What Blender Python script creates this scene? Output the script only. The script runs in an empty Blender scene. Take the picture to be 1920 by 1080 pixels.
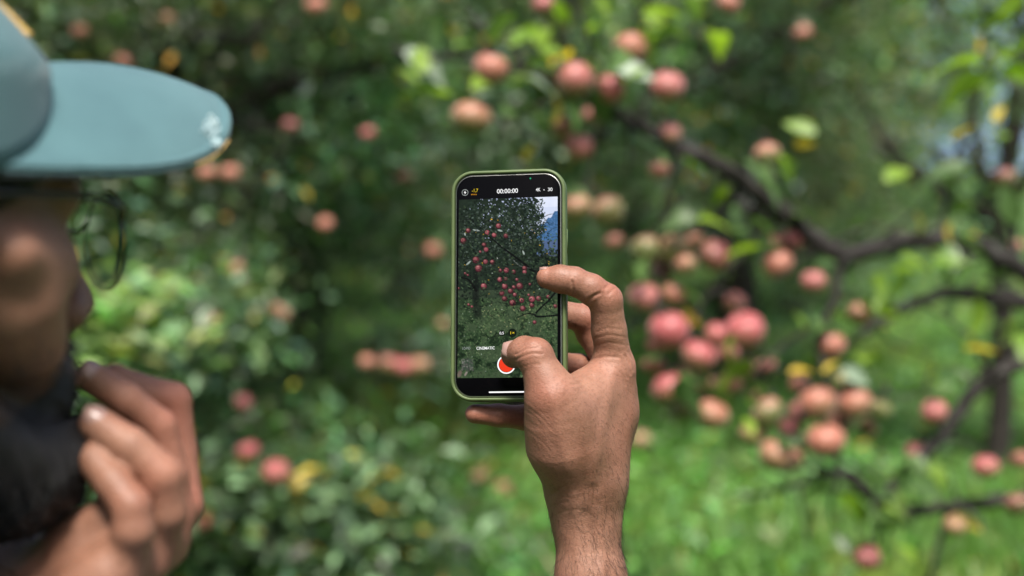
import bpy, math, random
import numpy as np
from mathutils import Vector, Matrix

random.seed(7); rng = np.random.default_rng(7)
scene = bpy.context.scene
COL = scene.collection
R = math.radians

# ------------------------------------------------------------------ camera, sky, sun, exposure
LENS = 50.0
FPX = LENS / 36.0 * 1920.0
CAM = np.array((0.0, 0.0, 1.50)); PITCH = R(-4.0)
FWD = np.array((0, math.cos(PITCH), math.sin(PITCH)))
UPV = np.array((0, -math.sin(PITCH), math.cos(PITCH)))
RGT = np.array((1.0, 0, 0))
cd = bpy.data.cameras.new('camera'); camo = bpy.data.objects.new('camera', cd); COL.objects.link(camo)
camo.location = CAM; camo.rotation_euler = (math.pi / 2 + PITCH, 0, 0)
cd.lens = LENS; cd.sensor_width = 36.0; cd.clip_start = 0.02; cd.clip_end = 3000
cd.dof.use_dof = True; cd.dof.focus_distance = 0.915; cd.dof.aperture_fstop = 3.5
scene.camera = camo

SUN_DIR = Vector((0.05, -0.46, 0.89)).normalized()          # towards the sun
w = bpy.data.worlds.new('World'); scene.world = w; w.use_nodes = True
nt = w.node_tree; bg = nt.nodes['Background']
sky = nt.nodes.new('ShaderNodeTexSky'); sky.sky_type = 'NISHITA'; sky.sun_disc = False
sky.sun_elevation = math.asin(SUN_DIR.z); sky.sun_rotation = math.atan2(SUN_DIR.x, SUN_DIR.y)
sky.air_density = 1.0; sky.dust_density = 4.0; sky.ozone_density = 1.0
nt.links.new(sky.outputs[0], bg.inputs[0]); bg.inputs[1].default_value = 0.12
sl = bpy.data.lights.new('sun', 'SUN'); sl.energy = 4.0; sl.angle = R(14); sl.color = (1.0, 0.95, 0.87)
so = bpy.data.objects.new('sun', sl); COL.objects.link(so)
so.rotation_euler = SUN_DIR.to_track_quat('Z', 'Y').to_euler(); so.location = (0, 0, 8)
vs = scene.view_settings; vs.view_transform = 'Standard'; vs.look = 'None'; vs.gamma = 1.0
vs.exposure = 0.90; vs.use_curve_mapping = False
scene.render.engine = 'CYCLES'
scene.cycles.use_denoising = True; scene.cycles.max_bounces = 6
scene.cycles.transparent_max_bounces = 12

# ------------------------------------------------------------------ helpers
def P(px, py, d):
    """point seen at pixel (px, py) of the 1920x1080 picture, d metres in front of the lens"""
    return CAM + RGT * ((px - 960) / FPX * d) + UPV * ((540 - py) / FPX * d) + FWD * d
def to_px(v):
    q = v - CAM; d = q @ FWD
    return 960 + (q @ RGT) / d * FPX, 540 - (q @ UPV) / d * FPX, d
def nrm(v): v = np.asarray(v, float); return v / np.linalg.norm(v)

def link(name, me, mat=None, parent=None):
    o = bpy.data.objects.new(name, me); COL.objects.link(o)
    if mat is not None and me is not None: me.materials.append(mat)
    if parent is not None: o.parent = parent
    return o
def empty(name, loc, label, cat, group=None):
    o = bpy.data.objects.new(name, None); COL.objects.link(o); o.location = Vector(loc); o.empty_display_size = .05
    tag(o, label, cat, group); return o
def tag(o, label=None, cat=None, group=None, kind=None):
    if label: o['label'] = label
    if cat: o['category'] = cat
    if group: o['group'] = group
    if kind: o['kind'] = kind
    return o
def mesh(name, V, Fc, smooth=True, colors=None):
    V = np.asarray(V, np.float32)
    me = bpy.data.meshes.new(name)
    if isinstance(Fc, np.ndarray):
        n, k = Fc.shape
        me.vertices.add(len(V)); me.vertices.foreach_set('co', V.ravel())
        me.loops.add(n * k); me.loops.foreach_set('vertex_index', Fc.astype(np.int32).ravel())
        me.polygons.add(n); me.polygons.foreach_set('loop_start', np.arange(0, n * k, k, dtype=np.int32))
        me.polygons.foreach_set('loop_total', np.full(n, k, np.int32))
        me.update(calc_edges=True)
    else:
        me.from_pydata([tuple(map(float, v)) for v in V], [], Fc); me.update()
    if smooth: me.polygons.foreach_set('use_smooth', np.ones(len(me.polygons), bool))
    if colors is not None:
        a = me.color_attributes.new('tint', 'FLOAT_COLOR', 'POINT')
        c = np.ones((len(V), 4), np.float32); c[:, :3] = colors; a.data.foreach_set('color', c.ravel())
    return me
class MB:
    def __init__(s): s.v = []; s.f = []
    def add(s, V, Fc):
        o = len(s.v); s.v += [tuple(map(float, q)) for q in V]; s.f += [tuple(i + o for i in f) for f in Fc]
    def tube(s, pts, rad, n=10, wob=0.0, caps=True):
        pts = [np.asarray(p, float) for p in pts]; m = len(pts)
        up = np.array((.13, .31, .94)); V = []
        for i, p in enumerate(pts):
            t = nrm(pts[min(i + 1, m - 1)] - pts[max(i - 1, 0)])
            a = nrm(np.cross(t, up)); up = nrm(np.cross(a, t)); r = rad[i] if hasattr(rad, '__len__') else rad
            for k in range(n):
                th = 2 * math.pi * k / n; q = r * (1 + wob * random.uniform(-1, 1))
                V.append(p + a * math.cos(th) * q + up * math.sin(th) * q)
        Fc = [(i * n + k, i * n + (k + 1) % n, (i + 1) * n + (k + 1) % n, (i + 1) * n + k) for i in range(m - 1) for k in range(n)]
        if caps: Fc += [tuple(range(n))[::-1], tuple((m - 1) * n + k for k in range(n))]
        s.add(V, Fc)
    def mesh(s, name, smooth=True): return mesh(name, s.v, s.f, smooth)
def spline(pts, n):
    """Catmull-Rom through rows of any width"""
    p = np.asarray(pts, float); p = np.vstack([2 * p[0] - p[1], p, 2 * p[-1] - p[-2]]); out = []
    for i in range(1, len(p) - 2):
        for t in np.linspace(0, 1, n, endpoint=False):
            a, b, c, d = p[i - 1], p[i], p[i + 1], p[i + 2]
            out.append(.5 * (2 * b + (c - a) * t + (2 * a - 5 * b + 4 * c - d) * t * t + (-a + 3 * b - 3 * c + d) * t ** 3))
    out.append(p[-2]); return np.array(out)

# ------------------------------------------------------------------ materials
def mat(name, col=(.5, .5, .5), rough=.5, spec=.5, **kw):
    m = bpy.data.materials.new(name); m.use_nodes = True; b = m.node_tree.nodes['Principled BSDF']
    b.inputs['Base Color'].default_value = (*col, 1); b.inputs['Roughness'].default_value = rough
    b.inputs['Specular IOR Level'].default_value = spec
    for k, v in kw.items(): b.inputs[k.replace('_', ' ')].default_value = v
    return m, m.node_tree, b
def N(t, kind, **ins):
    n = t.nodes.new(kind)
    for k, v in ins.items():
        if k.startswith('p_'): setattr(n, k[2:], v)
        else: n.inputs[k.replace('_', ' ')].default_value = v
    return n
def ramp(t, stops, fac):
    n = t.nodes.new('ShaderNodeValToRGB'); e = n.color_ramp.elements
    while len(e) < len(stops): e.new(.5)
    for q, (pos, c) in zip(e, stops): q.position = pos; q.color = (*c, 1)
    t.links.new(fac, n.inputs[0]); return n
def bump(t, b, h, strength, dist):
    n = N(t, 'ShaderNodeBump', Strength=strength, Distance=dist); t.links.new(h, n.inputs['Height'])
    t.links.new(n.outputs[0], b.inputs['Normal']); return n
def objco(t): return t.nodes.new('ShaderNodeTexCoord').outputs['Object']

def skin_material(name, deep, mid, light, red):
    m, t, b = mat(name, mid, .5, .38); co = objco(t); L = t.links.new
    n1 = N(t, 'ShaderNodeTexNoise', Scale=28.0, Detail=5.0, Roughness=.6); L(co, n1.inputs['Vector'])
    r1 = ramp(t, [(.30, deep), (.52, mid), (.75, light)], n1.outputs[0])
    n2 = N(t, 'ShaderNodeTexNoise', Scale=11.0, Detail=2.0); L(co, n2.inputs['Vector'])
    r2 = ramp(t, [(.45, (0, 0, 0)), (.72, (1, 1, 1))], n2.outputs[0])
    mx = N(t, 'ShaderNodeMix', p_data_type='RGBA'); L(r2.outputs[0], mx.inputs[0]); L(r1.outputs[0], mx.inputs[6]); mx.inputs[7].default_value = (*red, 1)
    fa = N(t, 'ShaderNodeAttribute', p_attribute_name='tint'); m2 = N(t, 'ShaderNodeMix', p_data_type='RGBA'); fm = N(t, 'ShaderNodeMath', p_operation='MULTIPLY'); sc_ = t.nodes.new('ShaderNodeSeparateColor'); L(fa.outputs['Color'], sc_.inputs[0]); L(sc_.outputs[0], fm.inputs[0]); fm.inputs[1].default_value = .55
    L(fm.outputs[0], m2.inputs[0]); L(mx.outputs[2], m2.inputs[6]); m2.inputs[7].default_value = (red[0] * 1.08, red[1] * .84, red[2] * .82, 1); mx = N(t, 'ShaderNodeMix', p_data_type='RGBA'); L(sc_.outputs[1], mx.inputs[0]); L(m2.outputs[2], mx.inputs[6]); mx.inputs[7].default_value = (.020, .015, .012, 1)
    n3 = N(t, 'ShaderNodeTexNoise', Scale=650.0, Detail=3.0); L(co, n3.inputs['Vector'])      # pores and small spots
    r3 = ramp(t, [(.28, (.72, .68, .66)), (.5, (1, 1, 1)), (.8, (1.0, 1.0, 1.0))], n3.outputs[0])
    mu = N(t, 'ShaderNodeMix', p_data_type='RGBA', p_blend_type='MULTIPLY'); mu.inputs[0].default_value = .8
    L(mx.outputs[2], mu.inputs[6]); L(r3.outputs[0], mu.inputs[7]); L(mu.outputs[2], b.inputs['Base Color'])
    # relief: crossing furrows and pores
    mp = N(t, 'ShaderNodeMapping'); mp.inputs['Scale'].default_value = (420, 420, 900); L(co, mp.inputs[0])
    v = N(t, 'ShaderNodeTexVoronoi', p_feature='DISTANCE_TO_EDGE', Scale=1.0); L(mp.outputs[0], v.inputs['Vector'])
    n4 = N(t, 'ShaderNodeTexNoise', Scale=260.0, Detail=6.0, Roughness=.65); L(co, n4.inputs['Vector'])
    ad = N(t, 'ShaderNodeMath', p_operation='MULTIPLY_ADD'); L(v.outputs['Distance'], ad.inputs[0]); ad.inputs[1].default_value = .45; L(n4.outputs[0], ad.inputs[2])
    bump(t, b, ad.outputs[0], .6, .0006)
    rr = ramp(t, [(.3, (.46,) * 3), (.7, (.64,) * 3)], n1.outputs[0]); L(rr.outputs[0], b.inputs['Roughness'])
    b.inputs['Subsurface Weight'].default_value = .12; b.inputs['Subsurface Radius'].default_value = (1.0, .35, .18)
    b.inputs['Subsurface Scale'].default_value = .004
    return m
M = {}
M['skin'] = skin_material('skin', (.172, .081, .051), (.250, .123, .080), (.300, .157, .104), (.298, .122, .081))
def hairmat():
    m, t, b = mat('hair', (.010, .009, .0085), .6, .35); return m
M['hair'] = hairmat()
m, t, b = mat('beard_hair', (.022, .020, .020), .38, .5); M['beard_hair'] = m
m, t, b = mat('arm_hair', (.018, .010, .007), .5, .4); M['arm_hair'] = m
m, t, b = mat('nail', (.50, .32, .27), .28, .5); M['nail'] = m
n = N(t, 'ShaderNodeTexNoise', Scale=180.0, Detail=2.0); t.links.new(objco(t), n.inputs['Vector'])
t.links.new(ramp(t, [(.3, (.26, .155, .130)), (.7, (.36, .225, .19))], n.outputs[0]).outputs[0], b.inputs['Base Color'])
m, t, b = mat('nail_edge', (.70, .64, .56), .4, .4); M['nail_edge'] = m
m, t, b = mat('eye', (.75, .72, .68), .1, .5); M['eye'] = m

def cloth(name, c1, c2, scale=1500., rough=.85):
    m, t, b = mat(name, c1, rough, .25); co = objco(t); L = t.links.new
    n = N(t, 'ShaderNodeTexNoise', Scale=14.0, Detail=6.0, Roughness=.6); L(co, n.inputs['Vector'])
    L(ramp(t, [(.35, c1), (.68, c2)], n.outputs[0]).outputs[0], b.inputs['Base Color'])
    wv = N(t, 'ShaderNodeTexWave', Scale=scale, Distortion=1.0); L(co, wv.inputs['Vector'])
    bump(t, b, wv.outputs[0], .35, .0004); b.inputs['Sheen Weight'].default_value = .15
    return m
M['cap'] = cloth('cap_cloth', (.046, .108, .122), (.064, .142, .156))
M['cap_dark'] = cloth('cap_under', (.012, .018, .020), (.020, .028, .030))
M['cap_worn'] = cloth('cap_worn', (.25, .38, .41), (.42, .54, .56))
M['cap_thread'] = cloth('cap_thread', (.50, .30, .07), (.60, .38, .11))
M['shirt'] = cloth('shirt_cloth', (.06, .07, .09), (.09, .10, .12)); M['trousers'] = cloth('trouser_cloth', (.03, .035, .05), (.05, .055, .07))
m, t, b = mat('shoe_leather', (.05, .035, .025), .5); M['shoe'] = m
m, t, b = mat('glasses_frame', (.010, .009, .009), .25, .5); M['frame'] = m
m, t, b = mat('glasses_lens', (.96, .98, .97), .02, .4); M['lens'] = m
tb_ = t.nodes.new('ShaderNodeBsdfTransparent'); tb_.inputs[0].default_value = (.93, .96, .95, 1); gb_ = t.nodes.new('ShaderNodeBsdfGlossy'); gb_.inputs['Roughness'].default_value = .03
ms_ = t.nodes.new('ShaderNodeMixShader'); ms_.inputs[0].default_value = .03
t.links.new(tb_.outputs[0], ms_.inputs[1]); t.links.new(gb_.outputs[0], ms_.inputs[2]); t.links.new(ms_.outputs[0], t.nodes['Material Output'].inputs['Surface'])

def bark(name, c1, c2, c3):
    m, t, b = mat(name, c1, .85, .3); co = objco(t); L = t.links.new
    n = N(t, 'ShaderNodeTexNoise', Scale=22.0, Detail=8.0, Roughness=.7); L(co, n.inputs['Vector'])
    L(ramp(t, [(.3, c1), (.55, c2), (.74, c3)], n.outputs[0]).outputs[0], b.inputs['Base Color'])
    v = N(t, 'ShaderNodeTexVoronoi', Scale=60.0); L(co, v.inputs['Vector'])
    ad = N(t, 'ShaderNodeMath', p_operation='ADD'); L(n.outputs[0], ad.inputs[0]); L(v.outputs['Distance'], ad.inputs[1])
    bump(t, b, ad.outputs[0], .8, .008); return m
M['bark'] = bark('apple_bark', (.010, .008, .007), (.026, .022, .020), (.11, .105, .10))
M['bark_dark'] = bark('old_bark', (.016, .013, .011), (.035, .028, .024), (.08, .07, .06))

def leafmat(name, cols=None, rough=.42, trans=.35):
    """cols None: colour comes from the leaf's own tint attribute"""
    m, t, b = mat(name, (.05, .1, .03), rough, .5); L = t.links.new; out = t.nodes['Material Output']
    if cols is None:
        a = N(t, 'ShaderNodeAttribute', p_attribute_name='tint'); c = a.outputs['Color']
    else:
        oi = t.nodes.new('ShaderNodeObjectInfo'); c = ramp(t, cols, oi.outputs['Random']).outputs[0]
        n = N(t, 'ShaderNodeTexNoise', Scale=45.0, Detail=3.0); L(objco(t), n.inputs['Vector'])
        mx = N(t, 'ShaderNodeMix', p_data_type='RGBA', p_blend_type='MULTIPLY'); mx.inputs[0].default_value = .5
        L(c, mx.inputs[6]); L(ramp(t, [(.3, (.6, .6, .5)), (.6, (1, 1, 1))], n.outputs[0]).outputs[0], mx.inputs[7]); c = mx.outputs[2]
    L(c, b.inputs['Base Color'])
    tr = t.nodes.new('ShaderNodeBsdfTranslucent'); g = N(t, 'ShaderNodeMix', p_data_type='RGBA', p_blend_type='MULTIPLY'); g.inputs[0].default_value = 1
    L(c, g.inputs[6]); g.inputs[7].default_value = (1.5, 1.6, .7, 1); L(g.outputs[2], tr.inputs[0])
    ms = t.nodes.new('ShaderNodeMixShader'); ms.inputs[0].default_value = trans
    L(b.outputs[0], ms.inputs[1]); L(tr.outputs[0], ms.inputs[2]); L(ms.outputs[0], out.inputs['Surface']); return m
M['foliage'] = leafmat('foliage')
M['leaf_green'] = leafmat('leaf_green', [(0, (.05, .105, .028)), (.5, (.08, .15, .04)), (1, (.12, .21, .06))])
M['leaf_lime'] = leafmat('leaf_lime', [(0, (.15, .27, .03)), (1, (.24, .36, .04))], trans=.45)
M['leaf_yellow'] = leafmat('leaf_yellow', [(0, (.55, .38, .04)), (1, (.62, .50, .08))], trans=.4)
M['leaf_silver'] = leafmat('leaf_silver', [(0, (.22, .30, .21)), (1, (.34, .40, .32))], rough=.3, trans=.2)  # whitish leaf colour stands in for sky glints on glossy leaves

def applemat(name, blush, base, low):
    m, t, b = mat(name, blush, .42, .45); L = t.links.new
    tc = t.nodes.new('ShaderNodeTexCoord'); co = tc.outputs['Object']; oi = t.nodes.new('ShaderNodeObjectInfo')
    sx = t.nodes.new('ShaderNodeSeparateXYZ'); L(co, sx.inputs[0])
    of = N(t, 'ShaderNodeVectorMath', p_operation='ADD'); L(co, of.inputs[0]); L(oi.outputs['Location'], of.inputs[1])
    n = N(t, 'ShaderNodeTexNoise', Scale=16.0, Detail=5.0, Roughness=.6); L(of.outputs[0], n.inputs['Vector'])
    ma = N(t, 'ShaderNodeMath', p_operation='MULTIPLY_ADD'); L(sx.outputs['Z'], ma.inputs[0]); ma.inputs[1].default_value = 12.0; L(n.outputs[0], ma.inputs[2])
    rn = N(t, 'ShaderNodeMath', p_operation='MULTIPLY_ADD'); L(oi.outputs['Random'], rn.inputs[0]); rn.inputs[1].default_value = .55; L(ma.outputs[0], rn.inputs[2])
    r = ramp(t, [(.46, low), (.74, base), (.98, blush)], rn.outputs[0])
    sp = N(t, 'ShaderNodeTexVoronoi', Scale=210.0); L(co, sp.inputs['Vector'])
    s2 = ramp(t, [(.06, (1, .86, .6)), (.12, (0, 0, 0))], sp.outputs['Distance'])
    mx = N(t, 'ShaderNodeMix', p_data_type='RGBA', p_blend_type='SCREEN'); mx.inputs[0].default_value = .35
    L(r.outputs[0], mx.inputs[6]); L(s2.outputs[0], mx.inputs[7]); L(mx.outputs[2], b.inputs['Base Color'])
    b.inputs['Sheen Weight'].default_value = .2
    return m
M['apple_pink'] = applemat('apple_pink', (.33, .105, .092), (.29, .145, .088), (.10, .115, .03))
M['apple_red'] = applemat('apple_red', (.32, .070, .072), (.29, .105, .075), (.14, .11, .032))
M['apple_orange'] = applemat('apple_orange', (.33, .12, .078), (.28, .14, .078), (.12, .105, .03))
M['apple_dark'] = applemat('apple_dark', (.20, .05, .05), (.20, .075, .05), (.09, .07, .02))
M['apple_green'] = applemat('apple_green', (.29, .165, .085), (.20, .175, .06), (.09, .115, .028))
m, t, b = mat('apple_stem', (.06, .04, .02), .8); M['stem'] = m

def groundmat():
    m, t, b = mat('grassy_soil', (.06, .1, .03), .95, .2); co = objco(t); L = t.links.new
    n = N(t, 'ShaderNodeTexNoise', Scale=1.1, Detail=8.0, Roughness=.65); L(co, n.inputs['Vector'])
    L(ramp(t, [(.3, (.030, .055, .016)), (.5, (.065, .125, .028)), (.62, (.10, .17, .04)), (.75, (.13, .12, .05))], n.outputs[0]).outputs[0], b.inputs['Base Color'])
    n2 = N(t, 'ShaderNodeTexNoise', Scale=40.0, Detail=6.0); L(co, n2.inputs['Vector']); bump(t, b, n2.outputs[0], .8, .04); return m
M['ground'] = groundmat()
m, t, b = mat('mountain_haze', (.13, .2, .3), .9, .2); M['mountain'] = m
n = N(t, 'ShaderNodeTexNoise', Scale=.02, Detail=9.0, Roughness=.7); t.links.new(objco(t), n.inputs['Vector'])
t.links.new(ramp(t, [(.35, (.14, .23, .37)), (.6, (.22, .32, .46)), (.75, (.36, .42, .52))], n.outputs[0]).outputs[0], b.inputs['Base Color'])  # blue haze of the distance painted into the mountain's colour

# ------------------------------------------------------------------ ground, mountain
def ground():
    nx, ny = 90, 110
    xs = np.sign(np.linspace(-1, 1, nx)) * np.abs(np.linspace(-1, 1, nx)) ** 2.6 * 900
    ys = np.concatenate([np.linspace(-30, 24, 70), 24 + np.linspace(.02, 1, ny - 70) ** 2.4 * 1400])
    X, Y = np.meshgrid(xs, ys); Z = .05 * np.sin(X * 1.3 + .5) * np.cos(Y * .9) + .025 * np.sin(X * 3.1 + Y * 2.3)
    Z *= np.clip((np.hypot(X, Y) - 1.5) / 2, 0, 1); Z += np.clip((Y - 14) / 300, 0, 1) * 6
    V = np.stack([X, Y, Z], -1).reshape(-1, 3); i = np.arange(nx * ny).reshape(ny, nx)
    Fc = np.stack([i[:-1, :-1], i[:-1, 1:], i[1:, 1:], i[1:, :-1]], -1).reshape(-1, 4)
    return tag(link('ground', mesh('ground', V, Fc), M['ground']), kind='structure')
ground()
def gz(x, y): return (.05 * math.sin(x * 1.3 + .5) * math.cos(y * .9) + .025 * math.sin(x * 3.1 + y * 2.3)) * min(1, max(0, (math.hypot(x, y) - 1.5) / 2)) + min(1, max(0, (y - 14) / 300)) * 6
def mountain():
    nx, ny = 120, 30; xs = np.linspace(-700, 1300, nx); V = []
    for j in range(ny):
        v = j / (ny - 1)
        for x in xs:
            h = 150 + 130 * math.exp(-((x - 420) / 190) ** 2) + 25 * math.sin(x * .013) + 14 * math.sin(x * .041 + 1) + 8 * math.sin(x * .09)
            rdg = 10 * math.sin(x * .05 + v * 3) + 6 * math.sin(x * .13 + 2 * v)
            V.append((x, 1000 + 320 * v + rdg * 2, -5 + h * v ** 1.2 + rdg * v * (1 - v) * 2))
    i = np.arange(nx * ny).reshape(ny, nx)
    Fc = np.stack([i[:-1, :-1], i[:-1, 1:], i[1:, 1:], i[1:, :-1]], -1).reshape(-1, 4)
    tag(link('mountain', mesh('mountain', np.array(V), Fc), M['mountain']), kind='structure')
mountain()

# ------------------------------------------------------------------ leaves and trees
def leaf_template(fine):
    """unit leaf along +Y, length 1, normal +Z"""
    ts = np.linspace(0, 1, 6 if fine else 3); V = []; Fc = []
    for t_ in ts:
        wd = .27 * math.sin(math.pi * min(1, (t_ * .93 + .05)) ** .8); z = -.22 * t_ ** 2
        V += [(-wd, t_, z + .10 * (wd / .27)), (0, t_, z), (wd, t_, z + .10 * (wd / .27))]
    for i in range(len(ts) - 1):
        a = i * 3; Fc += [(a, a + 1, a + 4, a + 3), (a + 1, a + 2, a + 5, a + 4)]
    return np.array(V), np.array(Fc)
LV, LF = leaf_template(False)
def frames(n, up_bias=.8, droop=.3, rg=rng):
    """random leaf frames, normals mostly upward"""
    nz = rg.normal(0, 1, (n, 3)) * .75; nz[:, 2] = np.abs(nz[:, 2]) * .7 + up_bias
    nz /= np.linalg.norm(nz, axis=1)[:, None]
    d = rg.normal(0, 1, (n, 3)); d[:, 2] -= droop
    y = d - nz * (d * nz).sum(1)[:, None]; y /= np.linalg.norm(y, axis=1)[:, None]
    x = np.cross(y, nz); return x, y, nz
def leaf_cloud(name, pos, size, cols, up_bias=.8, droop=.3, rg=rng):
    n = len(pos); x, y, z = frames(n, up_bias, droop, rg); s = np.asarray(size)[:, None, None]
    V = pos[:, None] + s * (LV[None, :, 0:1] * x[:, None] + LV[None, :, 1:2] * y[:, None] + LV[None, :, 2:3] * z[:, None])
    k = len(LV); Fc = (LF[None] + (np.arange(n) * k)[:, None, None]).reshape(-1, 4)
    return mesh(name, V.reshape(-1, 3), Fc, True, np.repeat(cols, k, 0))
def leaf_colors(n, base, var, yellow=.03, pale=.05, rg=rng):
    c = np.array(base)[None] * (1 + var * rg.normal(0, 1, (n, 1))) * (1 + .15 * rg.normal(0, 1, (n, 3)))
    u = rg.random(n); c[u < yellow] = np.array((.50, .36, .05)) * rg.uniform(.7, 1.2, ((u < yellow).sum(), 1))
    q = (u > 1 - pale); c[q] = np.array((.20, .33, .17)) * rg.uniform(.8, 1.3, (q.sum(), 1))
    return np.clip(c, .008, .8)

def limbs(h, spread, nl, rg, r0=.11, lean=(0, 0)):
    """trunk path, limb paths and points where leaf clumps grow"""
    fork = np.array((lean[0], lean[1], h * .38)); ends = []
    trunk = spline([(0, 0, -.1, r0 * 1.35), (.03, 0, .12, r0 * 1.05), (*(fork * .55 + (.04, -.02, 0)), r0 * .92), (*fork, r0 * .85)], 5)
    ls = []
    for i in range(nl):
        a = 2 * math.pi * (i + rg.uniform(-.3, .3)) / nl; e = np.array((math.cos(a) * spread * rg.uniform(.6, 1), math.sin(a) * spread * rg.uniform(.6, 1), h * rg.uniform(.55, .98)))
        mid = fork * .5 + e * .5 + rg.normal(0, .12, 3); mid[2] += .1
        st = fork - (0, 0, rg.uniform(0, .25))
        ls.append(spline([(*st, r0 * .6), (*mid, r0 * .4), (*e, r0 * .12)], 6)); ends.append(e)
        for j in range(3):
            b0 = st + (e - st) * rg.uniform(.35, .8); b1 = b0 + rg.normal(0, 1, 3) * spread * .33; b1[2] -= .1
            ls.append(spline([(*b0, r0 * .25), (*(b0 * .5 + b1 * .5 + rg.normal(0, .06, 3)), r0 * .17), (*b1, r0 * .06)], 4)); ends.append(b1)
    return trunk, ls, np.array(ends)
def make_tree(name, loc, h, spread, nclump, nleaf, base, seed, label, cat='tree', group=None, low=.25, yellow=.022, leaf=(.042, .066), barkm='bark_dark', rot=0, girth=.035):
    rg = np.random.default_rng(seed); random.seed(seed)
    root = empty(name, (loc[0], loc[1], gz(loc[0], loc[1])), label, cat, group); root.rotation_euler.z = rot
    trunk, ls, ends = limbs(h, spread, 6, rg, r0=girth * h)
    mb = MB(); mb.tube(trunk[:, :3], trunk[:, 3], 12, .06); link('trunk', mb.mesh('trunk'), M[barkm], root)
    for l in ls:
        mb = MB(); mb.tube(l[:, :3], l[:, 3], 7, .06); link('limb', mb.mesh('limb'), M[barkm], root)
    u = rg.normal(0, 1, (nclump, 3)); u /= np.linalg.norm(u, axis=1)[:, None]
    rad = rg.random(nclump) ** .38
    cz = h * (low + (1 - low) * .5); C = u * rad[:, None] * np.array((spread * 1.05, spread * 1.05, h * (1 - low) * .53)); C[:, 2] += cz
    C = np.vstack([C, ends + rg.normal(0, .1, ends.shape)])
    k = rg.integers(0, len(C), nleaf); dens = rg.uniform(.10, .24, len(C))
    pos = C[k] + rg.normal(0, 1, (nleaf, 3)) * dens[k][:, None] * (1, 1, .75)
    keep = pos[:, 2] > .05; pos = pos[keep]; k = k[keep]
    cb = np.array(base)[None] * rg.uniform(.65, 1.45, (len(C), 1)) * (1 + .1 * rg.normal(0, 1, (len(C), 3)))
    cols = np.clip(cb[k] / np.array(base) * leaf_colors(len(pos), base, .25, yellow, .06, rg), .008, .75)
    link('crown', leaf_cloud('crown', pos, rg.uniform(*leaf, len(pos)), cols, .55, .5, rg), M['foliage'], root)
    return root
def copy_tree(o, loc, rot, sc, label):
    c = o.copy(); COL.objects.link(c); c.location = (loc[0], loc[1], gz(*loc)); c.rotation_euler.z = rot; c.scale = (sc,) * 3; c['label'] = label
    for ch in o.children:
        d = ch.copy(); COL.objects.link(d); d.parent = c
    return c
def px_xy(px, d): return ((px - 960) / FPX * d, d)
G_BG = 'apple trees of the orchard behind the phone'
t1 = make_tree('apple_tree', px_xy(240, 5.9), 3.6, 1.6, 150, 46000, (.098, .158, .084), 11, 'dense dark green apple tree filling the view between cap and phone', group=G_BG, low=.02)
t2 = make_tree('apple_tree', px_xy(985, 8.2), 4.3, 2.0, 135, 40000, (.095, .158, .080), 12, 'apple tree with a dark trunk directly behind the raised hand', group=G_BG, low=.30)
t3 = make_tree('apple_tree', px_xy(1370, 10.5), 4.8, 2.0, 115, 36000, (.105, .175, .080), 13, 'paler green apple tree behind the main fruiting branch', group=G_BG, low=.06)
t4 = make_tree('apple_tree', px_xy(1868, 7.2), 3.8, .95, 40, 5500, (.09, .16, .06), 14, 'apple tree with a slim dark trunk at the far right edge', group=G_BG, low=.40, girth=.017)
copy_tree(t1, px_xy(-140, 7.4), 2.2, 1.1, 'dark apple tree behind the crown of the cap')
copy_tree(t2, px_xy(560, 9.6), 1.1, 1.1, 'apple tree standing behind the dense dark one at left')
copy_tree(t3, px_xy(1180, 14.0), 2.6, 1.15, 'distant pale apple tree above the phone, between two nearer trees')
copy_tree(t3, px_xy(1480, 16.0), 4.2, 1.1, 'distant pale apple tree well left of the dark trunk at the right edge')
copy_tree(t2, px_xy(240, 14.0), .4, 1.2, 'distant apple tree behind the cap visor')
copy_tree(t3, px_xy(760, 17.0), 1.4, 1.2, 'distant apple tree seen left of the phone')
for (x_, y_, r_, sc_, src, lb) in [(-3.4, -3.6, .7, 1.15, t1, 'unseen apple tree added behind the photographer on the left to block sky light'), (.4, -5.0, 1.9, 1.1, t2, 'unseen apple tree added straight behind the photographer to block sky light'), (3.8, -3.2, 3.1, 1.1, t1, 'unseen apple tree added behind the photographer on the right to block sky light'), (-5.2, 1.2, 4.0, 1.0, t2, 'unseen apple tree added far out to the left of the person to block sky light'), (-4.4, 5.0, 5.2, 1.0, t1, 'apple tree standing left of the dense dark one, beyond the picture edge'), (-6.8, 9.5, .9, 1.2, t2, 'apple tree far off to the left, beyond the picture edge')]:
    copy_tree(src, (x_, y_), r_, sc_, lb)  # unseen trees; those around the camera added to block sky reflections and frontal fill
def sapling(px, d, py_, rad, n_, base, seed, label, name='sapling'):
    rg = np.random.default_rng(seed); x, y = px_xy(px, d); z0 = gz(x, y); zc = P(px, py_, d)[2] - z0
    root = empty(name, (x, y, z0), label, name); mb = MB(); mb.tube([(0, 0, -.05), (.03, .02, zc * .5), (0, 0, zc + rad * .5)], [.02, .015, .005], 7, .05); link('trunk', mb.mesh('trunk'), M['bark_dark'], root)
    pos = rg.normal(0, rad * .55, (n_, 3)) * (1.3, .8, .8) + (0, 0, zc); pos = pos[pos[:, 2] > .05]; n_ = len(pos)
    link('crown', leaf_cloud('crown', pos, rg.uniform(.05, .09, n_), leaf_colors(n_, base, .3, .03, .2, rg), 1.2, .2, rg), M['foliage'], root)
sapling(235, 3.9, 605, .17, 420, (.24, .34, .13), 61, 'added sapling, its leaves coloured pale as if sunlit, between the nose and the phone')  # sunlight on a bright foliage patch is put into these pale leaves
sapling(430, 4.7, 1010, .34, 2000, (.060, .105, .052), 63, 'low dark leafy shrub at the bottom edge right of the fist', 'shrub')
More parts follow.
